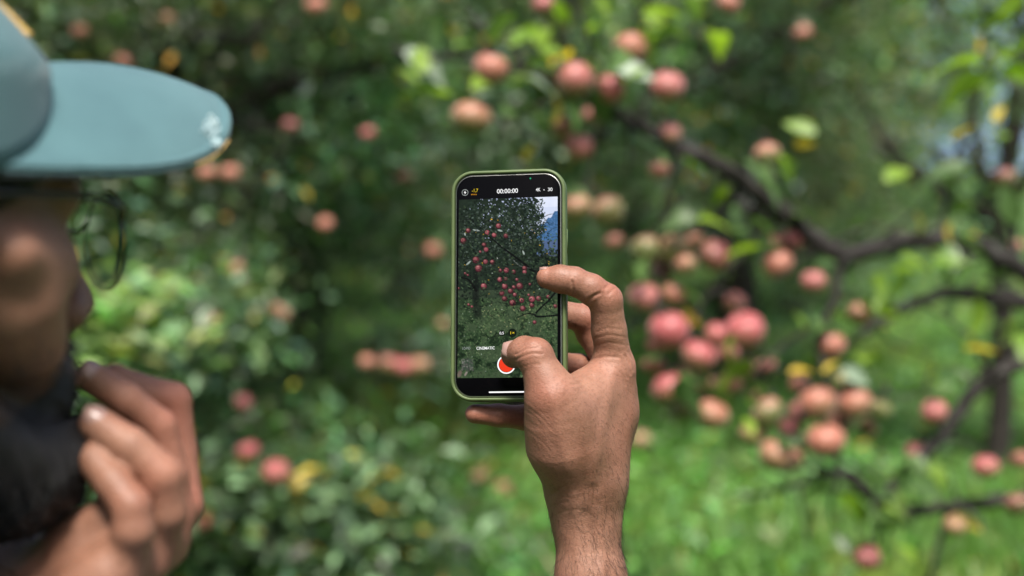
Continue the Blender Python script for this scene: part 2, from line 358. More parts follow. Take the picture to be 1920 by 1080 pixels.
sapling(610, 5.0, 1000, .36, 2000, (.066, .112, .056), 64, 'low dark leafy shrub at the bottom edge, left of the wrist', 'shrub')
def poplar(px, d, h, seed, label):
    rg = np.random.default_rng(seed); x, y = px_xy(px, d)
    root = empty('poplar_tree', (x, y, gz(x, y)), label, 'tree', 'tall trees closing the orchard')
    mb = MB(); mb.tube([(0, 0, -.2), (.05, 0, h * .4), (0, .05, h * .95)], [.22, .15, .03], 9, .05); link('trunk', mb.mesh('trunk'), M['bark_dark'], root)
    n = 9000; z = rg.random(n) * h * .97 + .3; a = rg.random(n) * 6.283; r = (1.7 * np.sin(np.clip(z / h, 0, 1) * 2.7 + .35) + .2) * rg.random(n) ** .5
    pos = np.stack([r * np.cos(a), r * np.sin(a), z], 1); pos += .25 * np.sin(pos[:, ::-1] * 3)
    link('crown', leaf_cloud('crown', pos, rg.uniform(.12, .2, n), leaf_colors(n, (.125, .18, .115), .3, .02, .05, rg), .4, .4, rg), M['foliage'], root)
for i, (px, d, h, lb) in enumerate([(-150, 24, 9, 'tall tree far behind the cap'), (150, 22, 10, 'tall tree far behind the visor'), (450, 25, 9, 'tall tree far behind, left of the phone'),
        (720, 23, 11, 'tall tree far behind, just left above the phone'), (1000, 26, 10, 'tall tree far behind the phone top'), (1270, 24, 11, 'tall tree far behind the upper branch'),
        (1490, 27, 10, 'tall tree far behind the branch fork'), (1655, 25, 9, 'tall tree far behind, beside the blue mountain gap')]):
    poplar(px, d, h, 40 + i, lb)

def grass():
    rg = np.random.default_rng(5); n = 95000
    d = 3.2 + 20 * rg.random(n) ** 1.5; x = (rg.random(n) - .5) * (d * .95 + 1.5); ne = 60000; d = np.append(d, rg.uniform(-1, 13, ne)); x = np.append(x, rg.uniform(-7, 6, ne)); n += ne; y = d
    cl = np.sin(x * 2.1 + 1) * np.cos(y * 1.7) + np.sin(x * .9 - y * 1.1); keep = rg.random(n) < .62 + .25 * cl; x, y, cl = x[keep], y[keep], cl[keep]; n = len(x)
    z = np.array([gz(a, b_) for a, b_ in zip(x, y)]); h = rg.uniform(.07, .24, n) * (1 + .35 * cl); a = rg.random(n) * 6.283; wd = rg.uniform(.006, .016, n)
    px_, py_ = np.cos(a) * wd, np.sin(a) * wd; lx, ly = rg.normal(0, .06, n), rg.normal(0, .06, n); b0 = np.stack([x, y, z - .01], 1)
    V = np.stack([b0 + np.stack([px_, py_, 0 * x], 1), b0 - np.stack([px_, py_, 0 * x], 1),
                  b0 + np.stack([lx * .4 - px_ * .8, ly * .4 - py_ * .8, h * .6], 1), b0 + np.stack([lx * .4 + px_ * .8, ly * .4 + py_ * .8, h * .6], 1),
                  b0 + np.stack([lx * 1.3, ly * 1.3, h * .92], 1)], 1)
    Fq = np.array([(0, 1, 2), (0, 2, 3), (3, 2, 4)]); Fc = (Fq[None] + (np.arange(n) * 5)[:, None, None]).reshape(-1, 3)
    patch = np.sin(x * 1.15 + 2) * np.sin(y * .8 + 1) + .5 * np.sin(x * 3 + y)
    c = np.where((patch > .55)[:, None], (.24, .32, .07), np.where((patch > -.3)[:, None], (.125, .25, .055), (.065, .15, .04))) * rg.uniform(.6, 1.35, (n, 1))
    u = rg.random(n); c[u < .05] = (.32, .27, .11)
    tag(link('grass', mesh('grass', V.reshape(-1, 3), Fc, True, np.repeat(c, 5, 0)), M['foliage']), 'long green orchard grass under the apple trees', 'grass', kind='stuff')
    # broad-leaved weeds between the grass
    n = 26000; d = 3.6 + 12 * rg.random(n) ** 1.3; x = (rg.random(n) - .5) * (d * .95 + 1); z = np.array([gz(a, b_) for a, b_ in zip(x, d)]) + rg.uniform(.02, .2, n)
    tag(link('weeds', leaf_cloud('weeds', np.stack([x, d, z], 1), rg.uniform(.04, .09, n), leaf_colors(n, (.11, .25, .055), .3, .015, .03, rg), 1.0, 0, rg), M['foliage']), 'low broad-leaved weeds growing through the orchard grass', 'weeds', kind='stuff')
grass()

# ------------------------------------------------------------------ the fruiting tree at the right
fruit_tree = empty('apple_tree', (1.75, 3.25, 0), 'near apple tree with dark bare branches reaching in from the right', 'tree')
FT = np.array((1.75, 3.25, 0))
def ft_link(name, mb_or_me, m_):
    me = mb_or_me.mesh(name) if isinstance(mb_or_me, MB) else mb_or_me
    me.transform(Matrix.Translation(Vector(-FT))); return link(name, me, m_, fruit_tree)
random.seed(3)
mb = MB(); tp = spline([(1.75, 3.25, -.1, .15), (1.73, 3.25, .3, .115), (1.78, 3.22, .8, .10), (1.74, 3.2, 1.3, .092), (1.70, 3.15, 1.75, .075), (1.72, 3.1, 2.3, .05), (1.6, 3.0, 2.9, .02)], 6)
mb.tube(tp[:, :3], tp[:, 3], 14, .05); ft_link('trunk', mb, M['bark'])
BR = {}
def branch(key, pts, name='branch', n=6, wob=.12, start=None):
    rows = [(*P(x, y, d), rp * .86 * d / FPX) for x, y, d, rp in pts]
    if start is not None: rows = [(*start[:3], start[3])] + rows
    s = spline(rows, n); s[:, :3] += rng.normal(0, .0025, (len(s), 3)); BR[key] = s
    mb = MB(); mb.tube(s[:, :3], s[:, 3], 10, wob); return ft_link(name, mb, M['bark'])
branch('main', [(2080, 620, 3.05, 24), (1985, 560, 3.0, 22), (1915, 505, 2.95, 21), (1850, 468, 2.92, 20), (1770, 449, 2.9, 19), (1680, 455, 2.85, 19), (1585, 478, 2.8, 22), (1535, 452, 2.8, 20), (1470, 398, 2.78, 19), (1400, 345, 2.76, 18),
     (1335, 303, 2.74, 17), (1270, 272, 2.72, 16), (1205, 238, 2.7, 13), (1150, 208, 2.7, 11), (1090, 178, 2.68, 9), (1030, 150, 2.68, 6), (960, 118, 2.7, 4)], start=(1.74, 3.2, 1.3, .06))
branch('spur', [(1580, 480, 2.8, 12), (1572, 530, 2.78, 10), (1555, 585, 2.76, 9), (1535, 640, 2.76, 7), (1545, 700, 2.75, 6), (1560, 750, 2.75, 4)])
branch('back', [(2050, 560, 3.25, 16), (1930, 566, 3.2, 17), (1860, 560, 3.18, 16), (1790, 546, 3.16, 15), (1720, 568, 3.14, 13), (1650, 602, 3.1, 11), (1590, 645, 3.05, 8), (1535, 705, 3.0, 6)], start=(1.74, 3.2, 1.35, .04))
branch('low', [(2040, 640, 2.95, 17), (1925, 682, 2.9, 16), (1855, 706, 2.88, 17), (1800, 772, 2.85, 15), (1745, 842, 2.82, 14), (1695, 890, 2.8, 13), (1655, 938, 2.78, 11), (1645, 1000, 2.78, 6), (1630, 1040, 2.78, 4)], start=(1.76, 3.22, 1.15, .05))
branch('bottom', [(2060, 915, 2.95, 15), (1920, 936, 2.9, 14), (1800, 946, 2.85, 13), (1700, 956, 2.82, 13), (1650, 944, 2.8, 13), (1602, 896, 2.78, 11), (1560, 885, 2.76, 9), (1500, 906, 2.75, 7), (1440, 926, 2.75, 5), (1375, 934, 2.75, 3)], start=(1.77, 3.22, .9, .045))
tw = [('t1', [(1785, 948, 2.86, 8), (1762, 1010, 2.85, 7), (1742, 1090, 2.84, 6)]), ('t2', [(1575, 886, 2.77, 6), (1568, 830, 2.77, 5), (1580, 760, 2.77, 4), (1590, 700, 2.77, 3)]),
      ('t3', [(1400, 348, 2.77, 8), (1428, 420, 2.77, 7), (1370, 500, 2.76, 6), (1320, 560, 2.75, 5), (1290, 640, 2.74, 4), (1300, 720, 2.74, 3)]),
      ('t4', [(1425, 415, 2.77, 6), (1470, 440, 2.77, 4), (1490, 480, 2.77, 3)]), ('t5', [(1270, 275, 2.72, 6), (1250, 360, 2.74, 5), (1240, 430, 2.74, 4), (1230, 540, 2.74, 3)]),
      ('t6', [(1150, 210, 2.7, 7), (1120, 120, 2.68, 5), (1090, 40, 2.66, 4), (1060, -30, 2.66, 3)]), ('t7', [(1090, 180, 2.68, 6), (1000, 200, 2.68, 5), (900, 190, 2.7, 3), (870, 160, 2.7, 2)]),
      ('t8', [(1205, 240, 2.7, 6), (1215, 150, 2.7, 5), (1190, 60, 2.72, 4), (1230, -20, 2.72, 3)]), ('t9', [(1150, 212, 2.7, 5), (1110, 300, 2.72, 4), (1110, 380, 2.72, 3)]),
      ('t10', [(1850, 706, 2.88, 8), (1835, 660, 2.88, 6), (1810, 620, 2.9, 4), (1720, 560, 2.95, 3)]), ('t11', [(1480, 400, 2.8, 8), (1430, 405, 2.85, 8), (1385, 380, 2.9, 6), (1330, 400, 2.95, 4)]),
      ('t12', [(1555, 590, 2.77, 6), (1480, 640, 2.76, 5), (1420, 700, 2.75, 4), (1440, 780, 2.75, 3)]), ('t13', [(1760, 450, 2.9, 6), (1790, 300, 2.92, 5), (1830, 180, 2.95, 5), (1850, 60, 2.95, 4), (1840, -20, 2.95, 3)]),
      ('t14', [(1470, 398, 2.78, 6), (1450, 320, 2.78, 4), (1440, 270, 2.78, 3)]), ('t15', [(1910, 500, 2.95, 6), (1900, 420, 2.97, 5), (1885, 340, 2.98, 3)]),
      ('t16', [(1030, 150, 2.68, 4), (900, 110, 2.72, 7), (780, 105, 2.8, 8), (740, 95, 2.85, 6)]), ('t17', [(1000, 130, 2.7, 5), (930, 70, 2.76, 6), (870, 20, 2.8, 5)]), ('t18', [(1560, 750, 2.75, 4), (1640, 740, 2.75, 3), (1750, 740, 2.78, 2)])]
for k, p in tw: branch(k, p, 'twig', 5)

rgt = np.random.default_rng(17)
for k_, n_ in (('main', 26), ('low', 12), ('bottom', 12), ('back', 10), ('t3', 6), ('t12', 5), ('t13', 8), ('t6', 5), ('t8', 5)):
    for _ in range(n_):
        b_ = BR[k_][int(rgt.integers(len(BR[k_]) // 5, len(BR[k_])))]; dv = rgt.normal(0, 1, 3) * (1, .7, 1) + np.array((-.3, 0, .2)); dv = nrm(dv); l_ = rgt.uniform(.05, .17)
        c1 = b_[:3] + dv * l_ * .5 + rgt.normal(0, .012, 3); c2 = b_[:3] + dv * l_ + rgt.normal(0, .02, 3); r0_ = min(b_[3] * .5, .005)
        sp = spline([(*b_[:3], r0_), (*c1, r0_ * .7), (*c2, r0_ * .35)], 4); mb = MB(); mb.tube(sp[:, :3], sp[:, 3], 6, .15); ft_link('twig', mb, M['bark']); BR['s%d%s' % (_, k_)] = np.vstack([sp, sp])
# leaves of the near tree: each one a piece of its own
FLV, FLF = leaf_template(True)
def leafmesh(name, bend, m_):
    V = FLV.copy(); V[:, 2] += -bend * V[:, 1] ** 2 + .04 * np.sin(V[:, 1] * 9) * V[:, 0]
    st = MB(); me = mesh(name, V, FLF); me.materials.append(m_); return me
LM = {k: [leafmesh('leaf_' + k, bnd, M['leaf_' + k]) for bnd in (-.1, .15, .4)] for k in ('green', 'lime', 'yellow', 'silver')}
def put_leaf(p, size, kind, rg, facing=None):
    x, y, z = [q[0] for q in frames(1, .7, .6, rg)]
    if facing is not None:
        y = nrm(facing); z = nrm(z - y * (z @ y)); x = np.cross(y, z)
    o = bpy.data.objects.new('leaf', LM[kind][int(rg.integers(3))]); COL.objects.link(o); o.parent = fruit_tree
    m4 = Matrix(np.vstack([np.column_stack([x * size, y * size, z * size, np.asarray(p) - FT]), (0, 0, 0, 1)]).tolist()); o.matrix_local = m4
    return o
rgl = np.random.default_rng(21)
for px, py, d, L_, dx, dy, k in [(1715, 400, 2.85, .062, .5, -.7, 'yellow'), (1808, 655, 2.86, .066, 1, 0, 'yellow'), (1035, 232, 2.66, .06, .5, .9, 'yellow'), (985, 300, 2.7, .035, .3, .8, 'yellow'), (1868, 228, 2.9, .045, .2, .9, 'yellow'),
        (1785, 262, 2.9, .055, .8, .6, 'yellow'), (1765, 205, 2.9, .05, .7, .3, 'lime'), (1830, 100, 2.9, .03, .3, .6, 'yellow'), (1480, 700, 2.72, .04, .9, .5, 'yellow'), (1545, 700, 2.7, .035, .4, .6, 'yellow'), (1490, 272, 2.8, .04, .9, .2, 'yellow'),
        (1425, 285, 2.74, .075, .45, -.85, 'silver'), (960, 145, 2.64, .085, 1, .1, 'silver'), (1150, 125, 2.62, .08, 1, -.25, 'silver'), (890, 195, 2.66, .05, .2, .7, 'silver'), (965, 200, 2.66, .075, 1, 0, 'silver'),
        (760, 95, 2.8, .1, .8, -.5, 'silver'), (800, 150, 2.8, .035, .5, .2, 'silver'), (1580, 690, 2.72, .06, .8, -.5, 'silver'),
        (1650, 510, 2.8, .075, -.1, -.9, 'lime'), (1690, 480, 2.8, .07, .9, -.4, 'lime'), (1840, 120, 2.9, .12, -.9, .2, 'lime'), (1860, 130, 2.9, .11, .7, .6, 'lime'), (1850, 150, 2.9, .12, -1, -.2, 'lime'), (1880, 130, 2.9, .1, 1, -.1, 'lime'), (1850, 60, 2.92, .1, .6, .7, 'lime'),
        (1830, 560, 2.9, .09, .2, -.9, 'lime'), (930, 85, 2.68, .06, .1, .9, 'lime'), (1060, 45, 2.68, .06, -.3, .9, 'lime'), (1205, 30, 2.68, .07, .8, .4, 'lime'), (1220, 70, 2.68, .07, .9, .3, 'lime'), (760, 180, 2.8, .1, 1, .2, 'lime'), (1290, 415, 2.76, .08, 1, .3, 'lime'), (1905, 420, 2.95, .09, -.3, .8, 'green'), (1530, 250, 2.85, .07, -.9, .4, 'lime')]:
    put_leaf(P(px, py, d), L_, k, rgl, RGT * dx + UPV * dy + FWD * rgl.normal(0, .25))
keys = list(BR); wts = np.array([len(BR[k]) * (.08 if k in ('main', 'bottom', 'back', 'low') else 2.0 if k in ('t6', 't7', 't8', 't13', 't16', 't17') else 1.0) for k in keys]); wts /= wts.sum()
cnt = 0
while cnt < 225:
    k = keys[int(rgl.choice(len(keys), p=wts))]; s = BR[k]; q = s[int(rgl.integers(len(s) // 4, len(s)))][:3] + rgl.normal(0, .045, 3)
    x_, y_, d_ = to_px(q)
    if not (700 < x_ < 1960 and -40 < y_ < 1100): continue
    u = rgl.random(); put_leaf(q, rgl.uniform(.045, .085), 'lime' if u < .30 else 'yellow' if u < .315 else 'green', rgl); cnt += 1

# ------------------------------------------------------------------ apples
def apple_mesh(name, nu, nv):
    V = []; Fc = []
    for j in range(nv + 1):
        th = math.pi * j / nv; rr = math.sin(th); z = math.cos(th)
        prof = rr * (1.0 + .05 * math.cos(th)); zz = .90 * z - .30 * math.exp(-(rr / .28) ** 2) * (1 if z > 0 else -.65)
        for i in range(nu):
            a = 2 * math.pi * i / nu; lob = 1 + .025 * math.cos(5 * a) * (1 - z) * .5 + .02 * math.cos(2 * a + 1)
            V.append((prof * lob * math.cos(a), prof * lob * math.sin(a), zz))
    for j in range(nv):
        for i in range(nu): Fc.append((j * nu + i, (j + 1) * nu + i, (j + 1) * nu + (i + 1) % nu, j * nu + (i + 1) % nu))
    return np.array(V) * .0375, np.array(Fc)
AV, AF = apple_mesh('apple', 28, 18); BV, BF = apple_mesh('apple', 16, 10)
AM = {}
for k in ('pink', 'red', 'orange', 'dark', 'green'):
    AM[k] = mesh('apple_' + k, AV, AF); AM[k].materials.append(M['apple_' + k])
    AM[k + '_far'] = mesh('apple_far_' + k, BV, BF); AM[k + '_far'].materials.append(M['apple_' + k])
sb = MB(); sb.tube([(0, 0, .018), (.001, .001, .030), (.004, .002, .042)], [.0013, .0012, .0018], 6); stem_me = sb.mesh('stem'); stem_me.materials.append(M['stem'])
cb_ = MB()
for i in range(5):
    a = i * 1.2566; cb_.add([(math.cos(a) * .003, math.sin(a) * .003, -.0225), (math.cos(a + .5) * .004, math.sin(a + .5) * .004, -.0225), (math.cos(a + .25) * .009, math.sin(a + .25) * .009, -.0325)], [(0, 1, 2)])
calyx_me = cb_.mesh('calyx'); calyx_me.materials.append(M['stem'])
rga = np.random.default_rng(9)
def apple(px, py, dpx, d, kind, label, group, near=True):
    o = bpy.data.objects.new('apple', AM[kind if near else kind + '_far']); COL.objects.link(o); o.location = P(px, py, d)
    s = dpx / 2 * d / FPX / .0375; o.scale = (s, s, s * rga.uniform(.94, 1.04)); o.rotation_euler = (rga.normal(0, .28), rga.normal(0, .28), rga.uniform(0, 6.28))
    tag(o, label, 'apple', group)
    if near:
        for nm, me in (('stem', stem_me), ('calyx', calyx_me)):
            c = bpy.data.objects.new(nm, me); COL.objects.link(c); c.parent = o
G_NEAR = 'apples on the near branches'
NEAR = [(1182, 93, 66, 2.72, 'orange', 'topmost of the large apples, salmon coloured, right above the branch tip'),
 (921, 129, 66, 2.66, 'orange', 'orange apple high above the phone, above the wide dull pink one'),
 (1078, 150, 72, 2.64, 'pink', 'pink apple above the phone with a grey shine, left of a touching pair'),
 (1143, 166, 58, 2.66, 'red', 'narrow pink apple touching the one with the grey shine'),
 (1251, 163, 64, 2.68, 'pink', 'pink apple alone at the right of the group above the phone'),
 (884, 223, 78, 2.66, 'orange', 'wide dull pink apple just above the left corner of the phone'),
 (1060, 248, 52, 2.74, 'orange', 'upper of two half-shaded apples just above the phone'),
 (1085, 276, 58, 2.72, 'pink', 'lower of two half-shaded apples just above the phone, greenish below'),
 (1253, 252, 50, 2.72, 'pink', 'pale pink apple resting on the upper side of the dark branch'),
 (1237, 321, 40, 2.85, 'orange', 'small dull apple hanging below the dark branch near its tip'),
 (1438, 292, 54, 2.78, 'orange', 'red-orange apple with a whitish leaf hanging over it'),
 (1082, 390, 58, 2.72, 'orange', 'apple half hidden behind the right edge of the phone'),
 (1140, 398, 64, 2.72, 'orange', 'apple beside the phone, right of the half hidden one'),
 (1152, 455, 36, 3.0, 'orange', 'small dull apple below the pair beside the phone, above the finger'),
 (1212, 470, 60, 2.74, 'pink', 'leftmost of three apples in the row level with the index finger'),
 (1262, 468, 66, 2.75, 'green', 'green-sided middle apple of the row level with the index finger'),
 (1340, 480, 64, 2.75, 'dark', 'brownish apple with a visible eye, right end of the row'),
 (1286, 497, 42, 2.72, 'orange', 'small apple peeking out under the green-sided one'),
 (1207, 558, 60, 2.73, 'pink', 'pink and yellow apple close beside the bent index finger'),
 (1262, 552, 48, 2.76, 'orange', 'shaded apple tucked behind the pink and yellow one'),
 (1377, 568, 46, 2.8, 'pink', 'pale pink apple between the brownish one and the red pair'),
 (1450, 456, 42, 2.8, 'pink', 'left of two small apples right under the thick branch'),
 (1482, 452, 46, 2.8, 'red', 'right of two small apples right under the thick branch'),
 (1460, 496, 58, 2.78, 'orange', 'larger apple under the two small ones below the branch'),
 (1525, 528, 48, 2.78, 'pink', 'pale apple hanging below the fork of the branch'),
 (1254, 620, 78, 2.7, 'red', 'biggest rosy apple, right beside the knuckle of the raised hand'),
 (1345, 628, 48, 2.72, 'red', 'smaller red apple touching the left side of a big red one'),
 (1397, 620, 74, 2.7, 'red', 'big red apple at the upper right of the hanging bunch'),
 (1310, 667, 66, 2.69, 'red', 'round red apple in the middle of the hanging bunch'),
 (1226, 686, 46, 2.74, 'red', 'small deep pink apple at the left rim of the bunch'),
 (1255, 731, 70, 2.7, 'red', 'red apple at the lower left of the hanging bunch'),
 (1275, 772, 50, 2.76, 'green', 'greenish shaded apple under the lower left red one'),
 (1335, 778, 64, 2.7, 'orange', 'orange-pink apple at the bottom of the hanging bunch'),
 (1370, 716, 50, 2.76, 'pink', 'lower of two pink apples leaning together in the bunch centre right'),
 (1396, 690, 48, 2.76, 'orange', 'upper of two pink apples leaning together in the bunch centre right'),
 (1437, 685, 34, 2.84, 'pink', 'tiny pale apple right of the leaning pink pair'),
 (1440, 775, 62, 2.74, 'pink', 'pink apple above two low ones over the bright grass'),
 (1410, 816, 50, 2.76, 'green', 'shaded green apple left over the lowest pair'),
 (1455, 855, 68, 2.72, 'orange', 'lowest apple of the middle bunch, pink with an olive side'),
 (1484, 862, 46, 2.76, 'orange', 'brown apple half hidden behind the lowest one'),
 (1532, 756, 72, 2.74, 'orange', 'dull apple at the centre of the right-hand bunch'),
 (1603, 756, 64, 2.74, 'orange', 'peach coloured apple on the right of the right-hand bunch'),
 (1650, 770, 46, 2.78, 'green', 'yellowish apple at the far right of the right-hand bunch'),
 (1548, 826, 74, 2.72, 'orange', 'low round apple under the right-hand bunch, red on its left cheek'),
 (1503, 772, 46, 2.8, 'pink', 'shaded apple at the left of the right-hand bunch'),
 (1557, 648, 56, 2.8, 'orange', 'pale apple above the right-hand bunch'),
 (1610, 590, 50, 2.85, 'orange', 'pink apple on the thin branch right of the fork'),
 (1752, 772, 48, 2.8, 'pink', 'lone pink apple left of the sloping lower branch'),
 (1720, 850, 46, 2.84, 'dark', 'dark red apple against the sloping lower branch'),
 (1848, 876, 52, 2.8, 'red', 'dusky pink apple hanging free between the two lower branches'),
 (1625, 1046, 52, 2.76, 'dark', 'dark purple-red apple lowest in the picture under the branch joint'),
 (1790, 985, 42, 2.84, 'green', 'pale apple just under the horizontal lower branch'),
 (1908, 946, 50, 2.85, 'dark', 'dark red apple behind the lower branch at the picture edge'),
 (1914, 862, 38, 2.9, 'orange', 'apple cut by the right picture edge above the lower branch'),
 (1880, 336, 52, 2.98, 'dark', 'dark reddish apple beside the upper part of the dark trunk at right'),
 (1906, 463, 30, 3.0, 'orange', 'small orange apple above the branch at the right edge'),
 (1505, 62, 34, 4.4, 'orange', 'lone small orange apple high up at the right'),
 (1290, 603, 42, 2.78, 'dark', 'dim apple tucked between the two biggest red ones'),
 (1362, 662, 46, 2.80, 'pink', 'shaded apple between the middle red apple and the upper right one'),
 (1287, 702, 46, 2.80, 'dark', 'dark apple in the gap at the heart of the hanging bunch'),
 (1322, 722, 42, 2.82, 'green', 'olive apple under the middle red one of the bunch'),
 (1228, 646, 36, 2.82, 'pink', 'small apple close to the hand, under the biggest rosy one'),
 (1420, 746, 42, 2.82, 'green', 'half shaded green apple right of the leaning pink pair'),
 (1482, 802, 44, 2.80, 'dark', 'dim apple between the middle and right-hand bunches'),
 (1575, 792, 48, 2.80, 'pink', 'dull apple squeezed above the low round one'),
 (1626, 802, 42, 2.82, 'orange', 'small apple at the lower right corner of the right-hand bunch'),
 (1580, 716, 46, 2.82, 'green', 'green-brown apple at the top of the right-hand bunch'),
 (1500, 722, 40, 2.84, 'orange', 'small faint apple left above the right-hand bunch'),
 (1242, 508, 44, 2.80, 'dark', 'dark apple in shade between the finger-level row and the pair below'),
 (1303, 452, 40, 2.82, 'orange', 'small apple behind the green-sided one, up to its right'),
 (1238, 586, 36, 2.84, 'green', 'small green apple just above the biggest rosy one'),
 (1110, 218, 40, 2.80, 'pink', 'dim apple right under the narrow pink one above the phone'),
 (1018, 8, 42, 2.9, 'pink', 'apple cut by the top edge above the phone'),
 (1365, 8, 46, 3.2, 'orange', 'dull apple cut by the top edge right of the branch tip')]
allbr = np.vstack([v[len(v) // 6:, :3] for v in BR.values()])
for r_ in NEAR:
    apple(*r_, G_NEAR)
    top = P(*r_[:2], r_[3]); top = top + np.array((0, 0, r_[2] / 2 * r_[3] / FPX * .75)); dd = np.linalg.norm(allbr - top, axis=1) + 2.0 * np.clip(top[2] - allbr[:, 2], 0, 1)
    q = allbr[int(dd.argmin())]
    if np.linalg.norm(q - top) > .45: continue
    mid = (q + top) / 2 + rga.normal(0, .012, 3) + np.array((0, 0, .02)); mb = MB(); sp = spline([(*q, .0045), (*mid, .0032), (*top, .0018)], 5); mb.tube(sp[:, :3], sp[:, 3], 6, .1); ft_link('twig', mb, M['bark'])
FAR = [(592, 12, 42, 'orange', 'coral apple at the top edge between cap and branch'), (312, 40, 34, 'red', 'small red apple above the cap visor'), (230, 118, 34, 'orange', 'apple peeking over the top of the visor'),
 (388, 325, 36, 'orange', 'left of two apples just under the visor tip'), (432, 326, 38, 'orange', 'right of two apples just under the visor tip'), (760, 332, 34, 'dark', 'dim apple left of the phone top'),
 (442, 506, 34, 'orange', 'single apple in the dark leaves right of the eyeglasses'), (523, 589, 42, 'orange', 'dull apple level with the nose, halfway to the phone'), (398, 603, 36, 'orange', 'apple beside a yellow leaf right of the bright patch'),
 (728, 684, 42, 'red', 'left end of the row of three coral apples'), (757, 689, 42, 'red', 'middle of the row of three coral apples'), (786, 687, 42, 'orange', 'right end of the row of three coral apples'),
 (688, 680, 32, 'orange', 'small apple left of the row of three'), (465, 846, 42, 'red', 'dull red apple up left of the bright coral one'), (518, 887, 54, 'red', 'bright coral apple low between fist and phone'),
 (945, 919, 40, 'orange', 'orange apple just left of the wrist'), (897, 893, 38, 'green', 'yellowish apple left of the orange one by the wrist'), (586, 1060, 40, 'orange', 'apple at the bottom edge right of the fist'),
 (700, 1008, 36, 'green', 'yellow apple low in the dark grass'), (456, 756, 36, 'dark', 'dim apple right of the fist top'), (812, 470, 32, 'orange', 'small dim apple left of the phone screen'),
 (1200, 826, 40, 'green', 'greenish apple right of the back of the hand'), (380, 980, 34, 'orange', 'dull apple right of the fist knuckle'), 
  (255, 205, 30, 'orange', 'apple hidden behind the visor'), (690, 250, 28, 'red', 'faint red apple up left of the phone'), (610, 420, 30, 'orange', 'faint apple level with the top of the phone screen'), (830, 610, 28, 'orange', 'faint apple touching the left phone edge'), (150, 60, 30, 'orange', 'faint apple above the root of the visor'), (545, 235, 30, 'dark', 'dim apple right of the visor tip')]
for px, py, dp, k, lb in FAR:
    if lb.endswith('hidden behind the visor'): continue
    dg = 4.55 if px < 700 else 5.2
    if py > 880 and px > 550: dg = 1.5 / ((py + dp / 2 - 540) / FPX - math.tan(PITCH)) * .93          # windfalls lying in the grass
    apple(px, py, dp, dg, k, lb, 'apples in the dark trees behind', near=False)

# ------------------------------------------------------------------ the person: one surface grown from a distance field
class Field:
    def __init__(s, lo, hi, h):
        s.lo = np.asarray(lo, float); s.h = h; s.n = np.ceil((np.asarray(hi) - s.lo) / h).astype(int) + 1
        s.ax = [s.lo[i] + h * np.arange(s.n[i]) for i in range(3)]
    def box(s, lo, hi):
        a = np.clip(np.floor((lo - s.lo) / s.h).astype(int), 0, s.n); b_ = np.clip(np.ceil((hi - s.lo) / s.h).astype(int) + 1, 0, s.n)
        return None if (b_ <= a).any() else tuple(slice(int(i), int(j)) for i, j in zip(a, b_))
    def xyz(s, sl): return s.ax[0][sl[0]][:, None, None], s.ax[1][sl[1]][None, :, None], s.ax[2][sl[2]][None, None, :]
def smin(a, b_, k):
    if k <= 0: return np.minimum(a, b_)
    h = np.maximum(k - np.abs(a - b_), 0) / k; return np.minimum(a, b_) - h * h * k * .25
# primitives: ('c', a, b, ra, rb [, flat axis, factor]) tapered capsule; ('e', centre, radii, 3x3 rows of axes) ellipsoid
def bounds(p, m):
    if p[0] == 'c': r = max(p[3], p[4]) + m; return np.minimum(p[1], p[2]) - r, np.maximum(p[1], p[2]) + r
    r = max(p[2]) + m; return p[1] - r, p[1] + r
def dist(p, X, Y, Z):
    if p[0] == 'c':
        a, b_ = p[1], p[2]; v = b_ - a; vv = float(v @ v) + 1e-12; x, y, z = X - a[0], Y - a[1], Z - a[2]
        t_ = np.clip((x * v[0] + y * v[1] + z * v[2]) / vv, 0, 1); x, y, z = x - t_ * v[0], y - t_ * v[1], z - t_ * v[2]
        q = x * x + y * y + z * z
        if len(p) > 5: n_, f_ = p[5], p[6]; q = q + (f_ * f_ - 1) * (x * n_[0] + y * n_[1] + z * n_[2]) ** 2
        return np.sqrt(q) - (p[3] + (p[4] - p[3]) * t_)
    c, r, A = p[1], p[2], p[3]; x, y, z = X - c[0], Y - c[1], Z - c[2]; k0 = 0; k1 = 0
    for i in range(3):
        q = (x * A[i][0] + y * A[i][1] + z * A[i][2]) / r[i]; k0 = k0 + q * q; k1 = k1 + (q / r[i]) ** 2
    k0 = np.sqrt(k0); return k0 * (k0 - 1) / np.maximum(np.sqrt(k1), 1e-6)
def evaluate(field, groups, cuts=()):
    """groups: list of dict(k, prims, attach, limbs): trunk group first; limb groups blend with the trunk only"""
    D = np.full(field.n, 1.0, np.float32)
    base = np.full(field.n, 1.0, np.float32)
    for g in groups:
        if g.get('limb'): continue
        for p in g['prims']:
            sl = field.box(*bounds(p, max(.012, 1.5 * g['k']) + 2 * field.h))
            if sl is None: continue
            base[sl] = smin(base[sl], dist(p, *field.xyz(sl)).astype(np.float32), g['k'])
    D[:] = base
    for g in groups:
        if not g.get('limb'): continue
        m_ = max(.012, 1.5 * g['attach']) + 2 * field.h; bb = [bounds(p, m_) for p in g['prims']]
        sl = field.box(np.min([q[0] for q in bb], 0), np.max([q[1] for q in bb], 0))
        if sl is None: continue
        X, Y, Z = field.xyz(sl); f = None
        for p in g['prims']:
            d_ = dist(p, X, Y, Z); f = d_ if f is None else smin(f, d_, g['k'])
        D[sl] = np.minimum(D[sl], smin(base[sl], f.astype(np.float32), g['attach']))
    for c in cuts:
        sl = field.box(*bounds(c[0], .01 + c[1]))
        if sl is None: continue
        D[sl] = -smin(-D[sl], dist(c[0], *field.xyz(sl)).astype(np.float32), c[1])
    return D
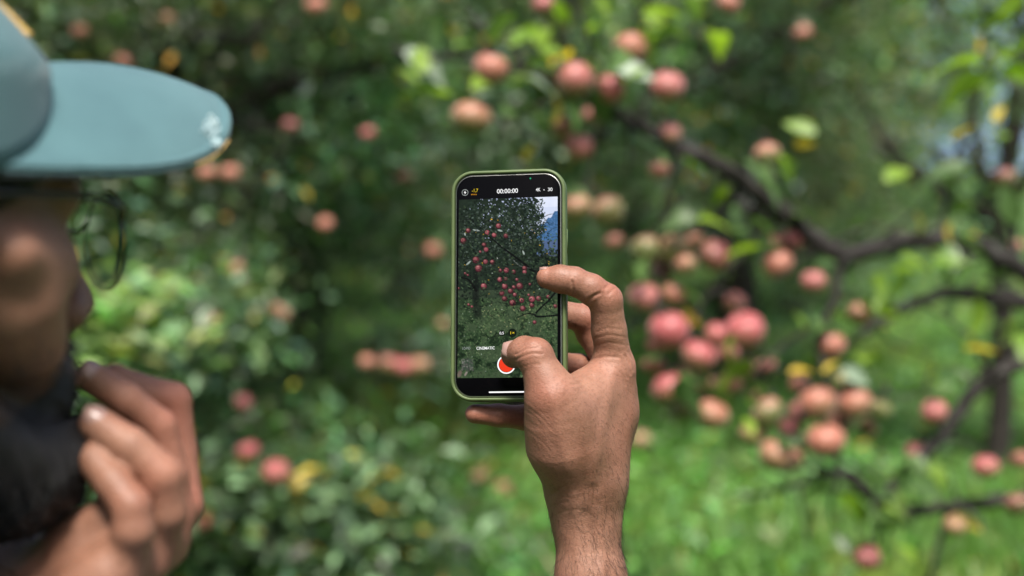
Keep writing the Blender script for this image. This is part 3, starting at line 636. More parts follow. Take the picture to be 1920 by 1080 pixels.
def surface(field, D):
    s = D < 0; n = field.n - 1
    cnt = np.zeros(n, np.int8); off = [(i, j, k) for i in (0, 1) for j in (0, 1) for k in (0, 1)]
    for i, j, k in off: cnt += s[i:i + n[0], j:j + n[1], k:k + n[2]]
    act = np.argwhere((cnt > 0) & (cnt < 8)); idx = np.full(n, -1, np.int32); idx[tuple(act.T)] = np.arange(len(act))
    val = np.stack([D[act[:, 0] + i, act[:, 1] + j, act[:, 2] + k] for i, j, k in off], 1).astype(float)
    acc = np.zeros((len(act), 3)); num = np.zeros(len(act)); O = np.array(off, float)
    for a in range(8):
        for b_ in range(a + 1, 8):
            if np.abs(O[a] - O[b_]).sum() != 1: continue
            q = (val[:, a] < 0) != (val[:, b_] < 0); t_ = np.where(q, val[:, a] / np.where(q, val[:, a] - val[:, b_], 1), 0)
            acc += np.where(q[:, None], O[a] + t_[:, None] * (O[b_] - O[a]), 0); num += q
    V = field.lo + field.h * (act + acc / num[:, None]); quads = []
    for ax in range(3):
        u, v = (ax + 1) % 3, (ax + 2) % 3
        A = np.moveaxis(s, (ax, u, v), (0, 1, 2)); I = np.moveaxis(idx, (ax, u, v), (0, 1, 2))
        ch = A[:-1, 1:-1, 1:-1] != A[1:, 1:-1, 1:-1]; w_ = np.argwhere(ch)
        if not len(w_): continue
        i, j, k = w_[:, 0], w_[:, 1] + 1, w_[:, 2] + 1
        q = np.stack([I[i, j - 1, k - 1], I[i, j, k - 1], I[i, j, k], I[i, j - 1, k]], 1)
        fl = ~A[i, j, k]; q[fl] = q[fl][:, ::-1]; quads.append(q)
    return V, np.vstack(quads)
def normals(V, Q):
    n_ = np.cross(V[Q[:, 2]] - V[Q[:, 0]], V[Q[:, 3]] - V[Q[:, 1]]); out = np.zeros_like(V)
    for i in range(4): np.add.at(out, Q[:, i], n_)
    return out / np.maximum(np.linalg.norm(out, axis=1), 1e-12)[:, None]
def C(a, b_, ra, rb, flat=None): return ('c', np.asarray(a, float), np.asarray(b_, float), ra, rb) + ((nrm(flat[0]), flat[1]) if flat else ())
def chain(pts):
    """rows (px, py, depth, radius mm) -> tapered capsules"""
    q = [(P(*r[:3]), r[3] / 1000) for r in pts]; return [C(q[i][0], q[i + 1][0], q[i][1], q[i + 1][1]) for i in range(len(q) - 1)]
I3 = np.eye(3)
def S(px, py, d, r): return ('e', P(px, py, d), (r / 1000,) * 3, I3)

# --- right hand holding the phone (pixel, pixel, depth, radius in mm)
PD = 0.93                                                     # phone centre depth
RW = (1098, 955, .925)                                        # wrist
ELB_R = np.array((.055, .855, 1.06)); SHO_R = np.array((-.085, .60, 1.245))
wr = P(*RW); wr2 = P(1108, 1085, .918)
fa_dir = nrm(ELB_R - wr2)
right_palm = dict(k=.016, prims=[
    C(wr2, wr, .0222, .0198, ((0.2, .9, .3), .93)),
    C(wr, P(1098, 880, .926), .0198, .0225), 
    *chain([(1104, 890, .930, 22), (1136, 770, .934, 16), (1150, 700, .934, 11.5)]),       # index metacarpal
    *chain([(1108, 890, .940, 19), (1142, 780, .950, 14), (1158, 726, .952, 10.5)]),       # middle metacarpal
    *chain([(1105, 900, .948, 17), (1128, 800, .968, 13), (1138, 750, .972, 10)]),
    *chain([(1100, 905, .950, 17), (1110, 830, .975, 14), (1110, 790, .985, 10)]),         # little finger metacarpal
    *chain([(1086, 900, .915, 20), (1058, 830, .905, 21), (1046, 770, .897, 17), (1036, 742, .892, 13.5)]),   # thumb base
    *chain([(1072, 775, .905, 15), (1105, 740, .918, 13), (1140, 705, .926, 10)]),         # web between thumb and index
    S(1098, 810, .925, 22), S(1118, 765, .934, 17)])
right_limbs = [
    dict(limb=1, k=.0025, attach=.009, prims=chain([(1058, 800, .900, 15), (1034, 742, .892, 13.2), (1020, 705, .893, 12.0), (1003, 668, .895, 11.6), (984, 660, .901, 9.8), (964, 666, .910, 8.4)])),      # thumb
    dict(limb=1, k=.0025, attach=.008, prims=chain([(1150, 720, .935, 11.8), (1152, 682, .930, 12.0), (1142, 620, .924, 11.2), (1136, 563, .918, 10.6), (1108, 542, .915, 9.6), (1076, 527, .914, 9.0), (1050, 523, .915, 8.8), (1026, 521, .9155, 7.0)])),
    dict(limb=1, k=.003, attach=.006, prims=chain([(1156, 726, .952, 10.5), (1138, 668, .962, 11), (1108, 622, .966, 10.2), (1096, 598, .962, 9.6), (1040, 585, .955, 8.6), (1000, 580, .951, 7.6)])),
    dict(limb=1, k=.003, attach=.006, prims=chain([(1150, 750, .970, 11), (1118, 710, .978, 10), (1085, 690, .968, 9.4), (1030, 680, .956, 8.2), (990, 678, .952, 7.4)])),
    dict(limb=1, k=.003, attach=.006, prims=chain([(1112, 795, .982, 10), (1050, 794, .968, 9), (985, 783, .943, 8.2), (935, 779, .934, 7.3), (890, 776, .930, 6.3)]))]

# --- left fist held against the beard
left_palm = dict(k=.010, prims=[
    *chain([(-70, 1215, .700, 29), (55, 1105, .690, 25), (150, 1072, .672, 18)]),
    *chain([(190, 1110, .668, 15), (300, 1015, .690, 11), (334, 955, .700, 9.5)]),
    *chain([(185, 1110, .660, 16), (290, 1025, .680, 11), (322, 965, .686, 9.5)]),
    *chain([(180, 1110, .654, 16), (260, 1050, .664, 11.5), (290, 1010, .668, 9.5)]),
    *chain([(165, 1110, .646, 15), (205, 1075, .645, 12), (234, 1035, .646, 9)]),
    *chain([(90, 1105, .668, 18), (150, 1018, .664, 13), (198, 968, .656, 9)])])
left_limbs = [
    dict(limb=1, k=.002, attach=.006, prims=chain([(338, 946, .702, 11.2), (332, 850, .706, 9.8), (322, 752, .706, 9.6), (262, 736, .697, 9.0), (215, 712, .692, 8.0)])),
    dict(limb=1, k=.002, attach=.004, prims=chain([(320, 962, .686, 10), (318, 890, .686, 9.2), (296, 800, .682, 8.8), (236, 750, .674, 8.2), (178, 712, .670, 7.8)])),
    dict(limb=1, k=.002, attach=.004, prims=chain([(292, 1010, .666, 10.2), (312, 960, .660, 9.8), (304, 892, .655, 9.5), (244, 838, .653, 9.0), (182, 796, .655, 8.2)])),
    dict(limb=1, k=.002, attach=.004, prims=chain([(234, 1040, .646, 9.8), (250, 995, .640, 9.4), (246, 950, .640, 8.8), (212, 906, .644, 8.4), (174, 862, .650, 7.6)])),
    dict(limb=1, k=.003, attach=.008, prims=chain([(205, 1100, .690, 12), (225, 1000, .715, 10.5), (215, 930, .715, 9)]))]

# --- head
HEAD = P(-280, 415, .60); YAW = R(50)
hf = np.array((math.cos(YAW), math.sin(YAW), -.04)); hf = nrm(hf); hr = nrm(np.cross(hf, (0, 0, 1))); hu = np.cross(hr, hf); HA = np.stack([hf, hr, hu])
def H(f, r_, u): return HEAD + (hf * f + hr * r_ + hu * u) / 1000
def HE(c, rad): return ('e', H(*c), tuple(q / 1000 for q in rad), HA)
def HC(a, b_, ra, rb): return C(H(*a), H(*b_), ra / 1000, rb / 1000)
hp = [HE((-18, 0, 43), (88, 73, 86)), HE((28, 0, 6), (62, 62, 74)), HE((72, 0, -68), (26, 30, 26)), HC((88, 0, 2), (108, 0, -36), 7.5, 9.5),
      HC((72, 0, -110), (86, 0, -109), 18, 15), HC((-25, 0, -50), (-48, 0, -175), 56, 60)]
for s_ in (-1, 1):
    hp += [HC((-5, s_ * 50, -62), (72, s_ * 12, -104), 16, 15), HC((50, s_ * 40, -32), (62, s_ * 30, -50), 24, 20), HC((66, s_ * 42, -16), (40, s_ * 60, -12), 14, 12),
           HC((84, s_ * 8, 20), (72, s_ * 44, 15), 11, 9), HC((99, s_ * 8, -42), (99, s_ * 11, -41), 7.5, 7.0), HC((97, s_ * 2, -66), (90, s_ * 20, -68), 5, 3), HC((96, s_ * 2, -76), (89, s_ * 18, -73), 5.5, 3),
           HE((-12, s_ * 76, -6), (18, 6, 30)), HC((-18, s_ * 80, 16), (-20, s_ * 79, -20), 6, 5)]
head_g = dict(k=.012, prims=hp)
hcuts = [(HE((96, s_ * 32, 0), (16, 15, 11)), .006) for s_ in (-1, 1)]
# --- trunk, arms, legs
chest = HEAD - hf * .055 - np.array((0, 0, .37)); hip = chest - hf * .02 - np.array((0, 0, .42))
SHO_L = chest - hr * .18 + np.array((0, 0, .10)); ELB_L = chest - hr * .13 + hf * .22 - np.array((0, 0, .14)); WR_L = P(-70, 1215, .700)
hh = np.stack([hf, hr, (0, 0, 1)])
torso_p = [('e', chest, (.115, .165, .24), hh), ('e', (chest + hip) / 2, (.10, .15, .26), hh), ('e', hip, (.11, .16, .16), hh), C(chest + (0, 0, .13), SHO_R, .075, .062), C(chest + (0, 0, .12), SHO_L, .075, .062)]
arm_p = [C(SHO_R, ELB_R, .052, .040), C(SHO_L, ELB_L, .050, .040)]
fore_p = [C(ELB_R, wr2 + (ELB_R - wr2) * .45, .040, .036), C(wr2 + (ELB_R - wr2) * .45, wr2, .036, .0225), C(ELB_L, WR_L + (ELB_L - WR_L) * .45, .040, .036), C(WR_L + (ELB_L - WR_L) * .45, WR_L, .036, .024)]
leg_p = []; foot_p = []
for s_ in (-1, 1):
    a = hip + hr * .085 * s_ - np.array((0, 0, .08)); kn = a * 1; kn[2] = .46; kn += hf * .02 + hr * .01 * s_; an = kn * 1; an[2] = .08; an -= hf * .03; toe = an + hf * .17; toe[2] = .045
    leg_p += [C(a, kn, .082, .055), C(kn, an, .055, .036)]; foot_p += [C(an - hf * .02 - np.array((0, 0, .03)), toe, .045, .036)]
body_g = dict(k=.03, prims=torso_p + arm_p + leg_p + foot_p); fore_g = dict(k=.006, prims=fore_p)
GROUPS = [right_palm, left_palm, head_g, fore_g] + right_limbs + left_limbs
A0, A1 = P(855, 1096, .87) * 1, P(1230, 480, 1.0) * 1
boxA = (np.array((-.045, .84, to_px(A0)[2] * 0 + P(1000, 1100, .93)[2] - .006)), np.array((.105, 1.02, P(1000, 470, .93)[2])))
boxB = (np.array((-.425, .47, P(100, 1120, .62)[2])), np.array((-.135, .80, HEAD[2] + .155)))
def part_surface(box, h, groups, cuts=()):
    f = Field(box[0], box[1], h); return surface(f, evaluate(f, groups, cuts))
VA, QA = part_surface(boxA, .0007, [right_palm, fore_g] + right_limbs)
VB, QB = part_surface(boxB, .0019, [left_palm, head_g, fore_g] + left_limbs, hcuts)
allp = [p for g in GROUPS + [body_g] for p in g['prims']]
lo = np.min([bounds(p, .02)[0] for p in allp], 0); hi = np.max([bounds(p, .02)[1] for p in allp], 0)
VC, QC = part_surface((lo, hi), .009, [body_g] + GROUPS)
def inside(V, box, m_): return ((V > box[0] + m_) & (V < box[1] - m_)).all(1)
drop = inside(VC, boxA, .004) | inside(VC, boxB, .004); QC = QC[~drop[QC].any(1)]

# --- creases of the skin pressed into the hand (polylines in picture coordinates: width mm, depth mm)
NA = normals(VA, QA); pa = to_px(VA); front = (NA * (VA - CAM)).sum(1) < 0
def polyd(px_, py_, pts):
    best = np.full(len(px_), 1e9)
    for (x0, y0), (x1, y1) in zip(pts[:-1], pts[1:]):
        vx, vy = x1 - x0, y1 - y0; t_ = np.clip(((px_ - x0) * vx + (py_ - y0) * vy) / (vx * vx + vy * vy), 0, 1)
        e = np.hypot(px_ - x0 - t_ * vx, py_ - y0 - t_ * vy); best = np.minimum(best, e)
    return best
creases = [([(1073, 528), (1075, 545), (1073, 552)], 2.2, 1.0), ([(1100, 566), (1112, 556), (1124, 550)], 2.6, 1.0), ([(1133, 540), (1146, 532), (1154, 527)], 2.2, .4), ([(1140, 552), (1152, 541), (1160, 540)], 2.2, .35),
    ([(1120, 622), (1140, 615), (1165, 618)], 2.0, .25), ([(1116, 634), (1140, 628), (1172, 632)], 2.0, .3), ([(1118, 648), (1140, 642), (1178, 648)], 2.0, .25), ([(1100, 676), (1135, 668), (1160, 670)], 2.4, .45),
    ([(968, 664), (986, 654), (1010, 651)], 2.2, .5), ([(967, 674), (985, 666), (1000, 662), (1016, 664)], 2.2, .45), ([(972, 656), (985, 648), (1002, 645)], 2.0, .4), ([(974, 690), (990, 684), (1012, 683)], 2.0, .2),
    ([(1058, 716), (1072, 722), (1090, 718), (1112, 706)], 3.0, .38), ([(1062, 726), (1078, 732), (1100, 724)], 2.4, .22), ([(1066, 712), (1090, 708), (1110, 696)], 2.2, .22), ([(1062, 735), (1062, 758), (1054, 775)], 5, .22),
    ([(1172, 668), (1180, 682), (1182, 700)], 2.2, .5), ([(1164, 672), (1172, 690), (1176, 708)], 2.0, .4), ([(1178, 660), (1187, 676), (1188, 695)], 2.0, .4), ([(1155, 690), (1168, 705), (1172, 722)], 2.0, .3),
    ([(1030, 932), (1046, 920), (1058, 910)], 3.4, .3), ([(1036, 950), (1050, 944), (1064, 942)], 2.4, .2), ([(1040, 968), (1060, 958), (1085, 955)], 2.2, .15), ([(1106, 930), (1120, 938), (1138, 934)], 2.2, .1)]
for i in range(13):                                           # slanting folds of the thumb base
    y0 = 748 + i * 13 + random.uniform(-7, 7); l_ = random.uniform(8, 46)
    creases.append(([(984 + max(0, (y0 - 850) * .25), y0), (1004 + l_ * .4, y0 + 14 + l_ * .35), (1004 + l_, y0 + 22 + l_ * .8)], random.uniform(1.3, 1.9), random.uniform(.06, .15)))
for i in range(26):
    x0 = random.uniform(1005, 1150); y0 = random.uniform(700, 980); a = random.uniform(-.5, .5); l_ = random.uniform(10, 26)
    creases.append(([(x0, y0), (x0 + l_ * math.cos(a), y0 + l_ * math.sin(a))], 1.6, .06))
disp = np.zeros(len(VA))
for pts, wd, dp in creases:
    d_ = polyd(pa[0], pa[1], pts); g_ = np.exp(-(d_ / wd) ** 2) - .35 * np.exp(-((d_ - 2.4 * wd) / (1.2 * wd)) ** 2); disp += np.where(front, -dp * .001 * .62 * g_, 0)
# soft relief: tendons and muscle
for pts, wd, dp in [([(1150, 700), (1140, 760), (1122, 840), (1112, 900)], 11, .9), ([(1034, 742), (1046, 800), (1064, 880)], 11, .6), ([(1120, 960), (1128, 1010), (1130, 1085)], 10, .8), ([(1075, 930), (1080, 1000), (1084, 1085)], 9, .5), ([(1098, 960), (1106, 1020), (1110, 1085)], 9, -.35), ([(1078, 800), (1092, 860), (1098, 910)], 12, -.3)]:
    d_ = polyd(pa[0], pa[1], pts); disp += np.where(front, dp * .001 * np.exp(-(d_ / wd) ** 2), 0)
VA = VA + NA * disp[:, None]

PV = np.vstack([VA, VB, VC]); PQ = np.vstack([QA, QB + len(VA), QC + len(VA) + len(VB)])
used = np.unique(PQ); rem = np.full(len(PV), -1); rem[used] = np.arange(len(used)); PV = PV[used]; PQ = rem[PQ]
fl_ = np.zeros(len(PV))                                        # redder skin over joints and finger tips
for x_, y_, d_, r_, a_ in [(1034, 735, .885, 10, .9), (1000, 655, .89, 9, .5), (955, 672, .91, 9, .7), (1140, 545, .91, 10, .6), (1022, 525, .915, 9, .8), (1175, 690, .93, 11, .8), (1130, 700, .92, 11, .5), (1110, 600, .96, 14, .7), (900, 776, .93, 12, .8), (960, 780, .936, 12, .7), (1085, 700, .96, 12, .6),
        (300, 892, .65, 12, .6), (296, 800, .68, 12, .6), (322, 752, .70, 12, .7), (338, 946, .70, 13, .8), (246, 950, .64, 11, .5)]:
    fl_ += a_ * np.exp(-(np.linalg.norm(PV - P(x_, y_, d_), axis=1) * 1000 / r_) ** 2)
base_p = np.array((hip[0], hip[1], 0.0))
hq = (PV - HEAD) @ HA.T * 1000; hd_ = np.full(len(PV), 1.0); ld_ = np.full(len(PV), 1.0)      # stubble: skin full of short dark hair
near_h = np.linalg.norm(PV - HEAD, axis=1) < .2
for p in hp: hd_[near_h] = np.minimum(hd_[near_h], np.abs(dist(p, *PV[near_h].T)))
for g in [left_palm] + left_limbs:
    for p in g['prims']: ld_[near_h] = np.minimum(ld_[near_h], np.abs(dist(p, *PV[near_h].T)))
def smooth(a, b_, x): t_ = np.clip((x - a) / (b_ - a), 0, 1); return t_ * t_ * (3 - 2 * t_)
stub = smooth(-50, -84, hq[:, 2] + 4 * np.sin(hq[:, 0] * .2) - 10 * smooth(60, 95, hq[:, 0])) * (hd_ < ld_) * near_h * smooth(-30, 0, hq[:, 0]) * (hq[:, 2] > -150) * .93
person = link('person', mesh('person', PV - base_p, PQ, True, np.stack([np.clip(fl_, 0, 1), np.clip(stub, 0, 1), 0 * stub], 1)), M['skin']); person.location = base_p
tag(person, 'bearded person in profile holding up a phone, other fist at the chin', 'person')
def pchild(name, me, m_, kind=None):
    me.transform(Matrix.Translation(Vector(-base_p))); o = link(name, me, m_, person)
    if kind: o['kind'] = kind
    return o

# --- beard and hair: shells over the skin plus strands
NB = normals(VB, QB); hb = (VB - HEAD) @ HA.T * 1000
def smooth(a, b_, x): t_ = np.clip((x - a) / (b_ - a), 0, 1); return t_ * t_ * (3 - 2 * t_)
fB, rB, uB = hb.T; head_only = (np.abs(rB) < 84) & (fB < 112)
from_left = to_px(VB); is_hand = np.zeros(len(VB), bool)
hd = np.full(len(VB), 1.0)
for p in hp: hd = np.minimum(hd, np.abs(dist(p, VB[:, 0], VB[:, 1], VB[:, 2])))
ld = np.full(len(VB), 1.0)
for g in [left_palm] + left_limbs:
    for p in g['prims']: ld = np.minimum(ld, np.abs(dist(p, VB[:, 0], VB[:, 1], VB[:, 2])))
on_head = hd < ld
beard_line = -60 + 16 * smooth(64, 90, fB) - .12 * np.clip(80 - fB, 0, 80) + 3 * np.sin(rB * .1)
bm = smooth(-2, 62, beard_line - uB) * smooth(-160, -140, uB + .25 * np.clip(fB, -60, 80)) * smooth(-30, -5, fB + .0 * uB) * on_head
lips = np.exp(-(((uB + 71) / 8) ** 2 + (rB / 20) ** 2)) * (fB > 70); bm = np.clip(bm - .35 * lips * (uB > -76), 0, 1)
moust = np.exp(-(((uB + 56) / 8) ** 2 + (rB / 34) ** 4)) * (fB > 72) * on_head; bm = np.maximum(np.where(fB > 88, bm * .7, bm), moust * .45)
sideburn = smooth(0, 10, 12 - np.abs(fB + 2)) * (uB < 40) * (uB > -60) * (np.abs(rB) > 45) * on_head; bm = np.maximum(bm, sideburn * .8)
hm = smooth(-4, 10, uB + .35 * np.clip(-fB, -10, 60) - .5 * np.clip(fB - 30, 0, 60)) * smooth(0, 8, 66 - fB) * smooth(0, 12, 46 - uB) * on_head
def shell(name, mask, thick, m_):
    q = QB[(mask[QB] > .26).all(1)]; u_ = np.unique(q); r_ = np.full(len(VB), -1); r_[u_] = np.arange(len(u_))
    nz = .85 + .12 * np.sin(VB[u_] @ np.array((900., 700, 300))) * np.sin(VB[u_] @ np.array((-500., 800, 400)))
    V = VB[u_] + NB[u_] * (np.clip(mask[u_] - .26, 0, 1) ** 1.25 * thick * 1.5 * nz - .0002)[:, None]; return pchild(name, mesh(name, V, r_[q]), m_)
def strands(name, P0, D0, Lh, rad, m_, rg, curl=.25, grav=.3):
    n_ = len(P0); rows = []; side = np.cross(D0, rg.normal(0, 1, (n_, 3))); side /= np.linalg.norm(side, axis=1)[:, None]; oth = np.cross(D0, side)
    bend = rg.normal(0, curl, (n_, 1)) * side - np.array((0, 0, grav))
    for j, t_ in enumerate((0, .35, .7, 1.0)):
        c = P0 + (D0 * t_ + bend * t_ * t_) * Lh[:, None]; r_ = rad * (1 - .8 * t_)
        rows.append(np.stack([c + side * r_, c - side * r_ * .5 + oth * r_ * .87, c - side * r_ * .5 - oth * r_ * .87], 1))
    V = np.concatenate(rows, 1).reshape(-1, 3); f = [(3 * j + k, 3 * j + (k + 1) % 3, 3 * j + 3 + (k + 1) % 3, 3 * j + 3 + k) for j in range(3) for k in range(3)]
    Fc = (np.array(f)[None] + (np.arange(n_) * 12)[:, None, None]).reshape(-1, 4); return pchild(name, mesh(name, V, Fc), m_, 'stuff')
shell('beard', bm, .021, M['hair']); shell('hair', hm, .009, M['hair'])
rgh = np.random.default_rng(4)
bs = np.maximum(bm, .30 * smooth(-20, 10, beard_line + 6 - uB) * on_head * (fB > -5)); ci = np.where(rgh.random(len(VB)) < bs * .9)[0]; ci = rgh.choice(ci, 9000); D0 = NB[ci] * .7 + hf * .15 - np.array((0, 0, .55)) + rgh.normal(0, .22, (9000, 3)); D0 /= np.linalg.norm(D0, axis=1)[:, None]
strands('beard_strands', VB[ci] + NB[ci] * .006 * bm[ci][:, None], D0, rgh.uniform(.006, .019, 9000) * (.25 + .75 * bm[ci]), .00015, M['beard_hair'], rgh)
# --- hair of the forearm and the back of the hand
pa = to_px(VA); NA = normals(VA, QA)
wgt = smooth(850, 1010, pa[1]) * .9 + .22 * smooth(700, 800, pa[1]) * smooth(1075, 1120, pa[0]) ; wgt *= .25 + .75 * smooth(1040, 1100, pa[0])
ci = np.where(rgh.random(len(VA)) < wgt * .055)[0]; n_ = len(ci)
tang = np.array((.45, .1, -1.0)) + rgh.normal(0, .45, (n_, 3)); tang -= NA[ci] * (tang * NA[ci]).sum(1)[:, None]; tang /= np.linalg.norm(tang, axis=1)[:, None]
D0 = tang * .93 + NA[ci] * .30
strands('arm_hair', VA[ci] - NA[ci] * .0003, D0, rgh.uniform(.004, .012, n_) * (.6 + .4 * smooth(880, 1020, pa[1][ci])), .000085, M['arm_hair'], rgh, .22, .05)

# --- nails
def nail(name, c, along, normal, ln, wd, curve, lift=.0):
    y = nrm(along); z = nrm(np.asarray(normal) - y * (np.asarray(normal) @ y)); x = np.cross(y, z); V = []; nu, nv = 11, 9
    for j in range(nv):
        v = j / (nv - 1); w_ = wd * (1 - .55 * max(0, (v - .72) / .28) ** 2.2) * (1 - .35 * max(0, (.22 - v) / .22) ** 2)
        for i in range(nu):
            u_ = i / (nu - 1) * 2 - 1; V.append(c + x * u_ * w_ / 2 + y * (v - .5) * ln + z * (-curve * u_ * u_ - .12 * ln * (v - .5) ** 2 * 2))
    n0 = len(V); V += [v - z * .0007 for v in V]; Fc = []
    for j in range(nv - 1):
        for i in range(nu - 1):
            a = j * nu + i; Fc += [(a, a + 1, a + nu + 1, a + nu), (n0 + a, n0 + a + nu, n0 + a + nu + 1, n0 + a + 1)]
    rim = [j for j in range(nu)] + [j * nu + nu - 1 for j in range(1, nv)] + [(nv - 1) * nu + i for i in range(nu - 2, -1, -1)] + [j * nu for j in range(nv - 2, 0, -1)]
    for a, b_ in zip(rim, rim[1:] + rim[:1]): Fc.append((a, n0 + a, n0 + b_, b_))
    return pchild(name, mesh(name, np.array(V), Fc), M['nail'])
# right thumb: nail looks up and towards the lens
ta, tb = P(984, 660, .901), P(964, 666, .910); nn = nrm(-RGT * .30 + UPV * .66 - FWD * .68); al = nrm(-RGT * .75 + UPV * .35 + FWD * .6); al = nrm(al - nn * (al @ nn))
nail('thumbnail', tb + nn * .0103 - al * .0012, al, nn, .0135, .0136, .0034)
ia, ib = P(1050, 523, .915), P(1026, 521, .9155); al = nrm(ib - ia); nn = nrm(UPV * .95 + FWD * .3)
nail('fingernail', ib - al * .001 + nn * .0074, al, nn, .0115, .0105, .0028)
for pa_, pb_, rr in [((236, 750, .674), (178, 712, .670), 7.8), ((244, 838, .653), (182, 796, .655), 8.2)]:
    a, b_ = P(*pa_), P(*pb_); al = nrm(b_ - a); nn = nrm(UPV * .75 - FWD * .65 + RGT * .2); nail('fingernail', b_ - al * .0005 + nn * (rr * .001 + .0004), al, nn, .0125, .0115, .0028)
for s_ in (-1, 1):
    eb = bpy.data.meshes.new('eye'); V, Fc = apple_mesh('eye', 16, 10); V = V / .0375; V = V / np.linalg.norm(V, axis=1)[:, None] * .0115 + H(71, s_ * 32, 0); pchild('eye', mesh('eye', V, Fc), M['eye'])
# --- clothes (below the frame)
def garment(name, prims, grow, m_, k=.03, cut=None):
    pr = [(p[:3] + (p[3] + grow, p[4] + grow) + p[5:]) if p[0] == 'c' else ('e', p[1], tuple(q + grow for q in p[2]), p[3]) for p in prims]
    l0 = np.min([bounds(p, .02)[0] for p in pr], 0); h0 = np.max([bounds(p, .02)[1] for p in pr], 0); V, Q = part_surface((l0, h0), .011, [dict(k=k, prims=pr)]); pchild(name, mesh(name, V, Q), m_)
sh = [C(SHO_R, SHO_R + (ELB_R - SHO_R) * .6, .052, .048), C(SHO_L, SHO_L + (ELB_L - SHO_L) * .6, .050, .048)]
garment('shirt', torso_p + sh, .009, M['shirt']); garment('trousers', leg_p + torso_p[2:3], .012, M['trousers']); garment('shoe', foot_p[:1], .006, M['shoe']); garment('shoe', foot_p[1:], .006, M['shoe'])

# ------------------------------------------------------------------ cap
CYAW = YAW - R(1); cf = np.array((math.cos(CYAW), math.sin(CYAW), .02)); cf = nrm(cf); cr = nrm(np.cross(cf, (0, 0, 1))); cu = np.cross(cr, cf)
CB = H(-21, 0, 70)                                            # centre of the cap's rim
def K(f, r_, u): return CB + (cf * f + cr * r_ + cu * u) / 1000
cap = empty('baseball_cap', CB, 'teal cloth baseball cap with worn visor, worn on the head', 'cap')
def cchild(name, V, Fc, m_, parent=cap, rel=True):
    return link(name, mesh(name, np.asarray(V) - CB, Fc), m_, parent)
def crown_pt(a, v, off=0):
    ca, sa = math.cos(a), math.sin(a); rf, rr_ = 100 + off, 89 + off; ph = v * math.pi / 2
    rim_ = -5 - 47 * math.sin(min(abs((a + math.pi) % (2 * math.pi) - math.pi) / R(76), 1) * math.pi / 2) ** 1.7
    zz = rim_ + (80 + off - rim_) * v; hz = max(0.0, 1 - max(zz + 5, 0) / (85.5 + off)) ** .66; seam = 1 - .006 * (abs(((a / (math.pi / 3)) + .5) % 1 - .5) < .03)
    fwd = rf * ca * hz * seam
    return K(fwd, rr_ * sa * hz * seam, zz)
def crown_panel(i):
    V = []; nu, nv = 14, 16; a0 = (i - .5) * math.pi / 3 + .004; a1 = (i + .5) * math.pi / 3 - .004
    for off in (0, -2.0):
        for j in range(nv):
            for q in range(nu): V.append(crown_pt(a0 + (a1 - a0) * q / (nu - 1), .995 * j / (nv - 1), off))
    Fc = []; n0 = nu * nv
    for j in range(nv - 1):
        for q in range(nu - 1): a = j * nu + q; Fc += [(a, a + 1, a + nu + 1, a + nu), (n0 + a, n0 + a + nu, n0 + a + nu + 1, n0 + a + 1)]
    for j in range(nv - 1): Fc += [(j * nu, j * nu + nu, n0 + j * nu + nu, n0 + j * nu), (j * nu + nu - 1, n0 + j * nu + nu - 1, n0 + j * nu + 2 * nu - 1, j * nu + 2 * nu - 1)]
    for q in range(nu - 1): Fc.append((q, n0 + q, n0 + q + 1, q + 1))
    cchild('crown_panel', V, Fc, M['cap'])
for i in range(6): crown_panel(i)
mbk = MB(); mbk.tube([K(0, 0, 78), K(0, 0, 82), K(0, 0, 84)], [.008, .007, .002], 12); cchild('button', mbk.v, mbk.f, M['cap'])
VL = 105.0
def visor_pt(s_, t_, dz=0):
    a = s_ * R(76); bf, br = 95 * math.cos(a), 83 * math.sin(a)                 # root line on the crown
    edge = (1 - abs(s_) ** 3.2); f = bf + VL * t_ * edge ** .55; rr_ = br * (1 + .05 * t_ * (1 - abs(s_)))
    u_ = -3 - 47 * math.sin(abs(s_) * math.pi / 2) ** 1.7 - 10 * t_ ** 3 * edge + 3 * math.sin(math.pi * t_) * edge
    return K(f, rr_, u_ + dz)
def visor_sheet(name, s0, s1, t0, t1, dz0, dz1, m_, nu=40, nv=16, parent=None):
    V = []
    for dz in (dz0, dz1):
        for j in range(nv):
            for i in range(nu): V.append(visor_pt(s0 + (s1 - s0) * i / (nu - 1), t0 + (t1 - t0) * j / (nv - 1), dz))
    n0 = nu * nv; Fc = []
    for j in range(nv - 1):
        for i in range(nu - 1): a = j * nu + i; Fc += [(a, a + nu, a + nu + 1, a + 1), (n0 + a, n0 + a + 1, n0 + a + nu + 1, n0 + a + nu)]
    for i in range(nu - 1):
        for b0 in (0, (nv - 1) * nu): Fc.append((b0 + i, b0 + i + 1, n0 + b0 + i + 1, n0 + b0 + i))
    for j in range(nv - 1):
        for b0 in (0, nu - 1): Fc.append((j * nu + b0, (j + 1) * nu + b0, n0 + (j + 1) * nu + b0, n0 + j * nu + b0))
    return cchild(name, V, Fc, m_, parent or cap)
visor = visor_sheet('visor', -1, 1, 0, 1, 1.6, -.6, M['cap']); visor_sheet('visor_lining', -.99, .99, 0, .975, -.9, -2.4, M['cap_dark'], parent=visor)
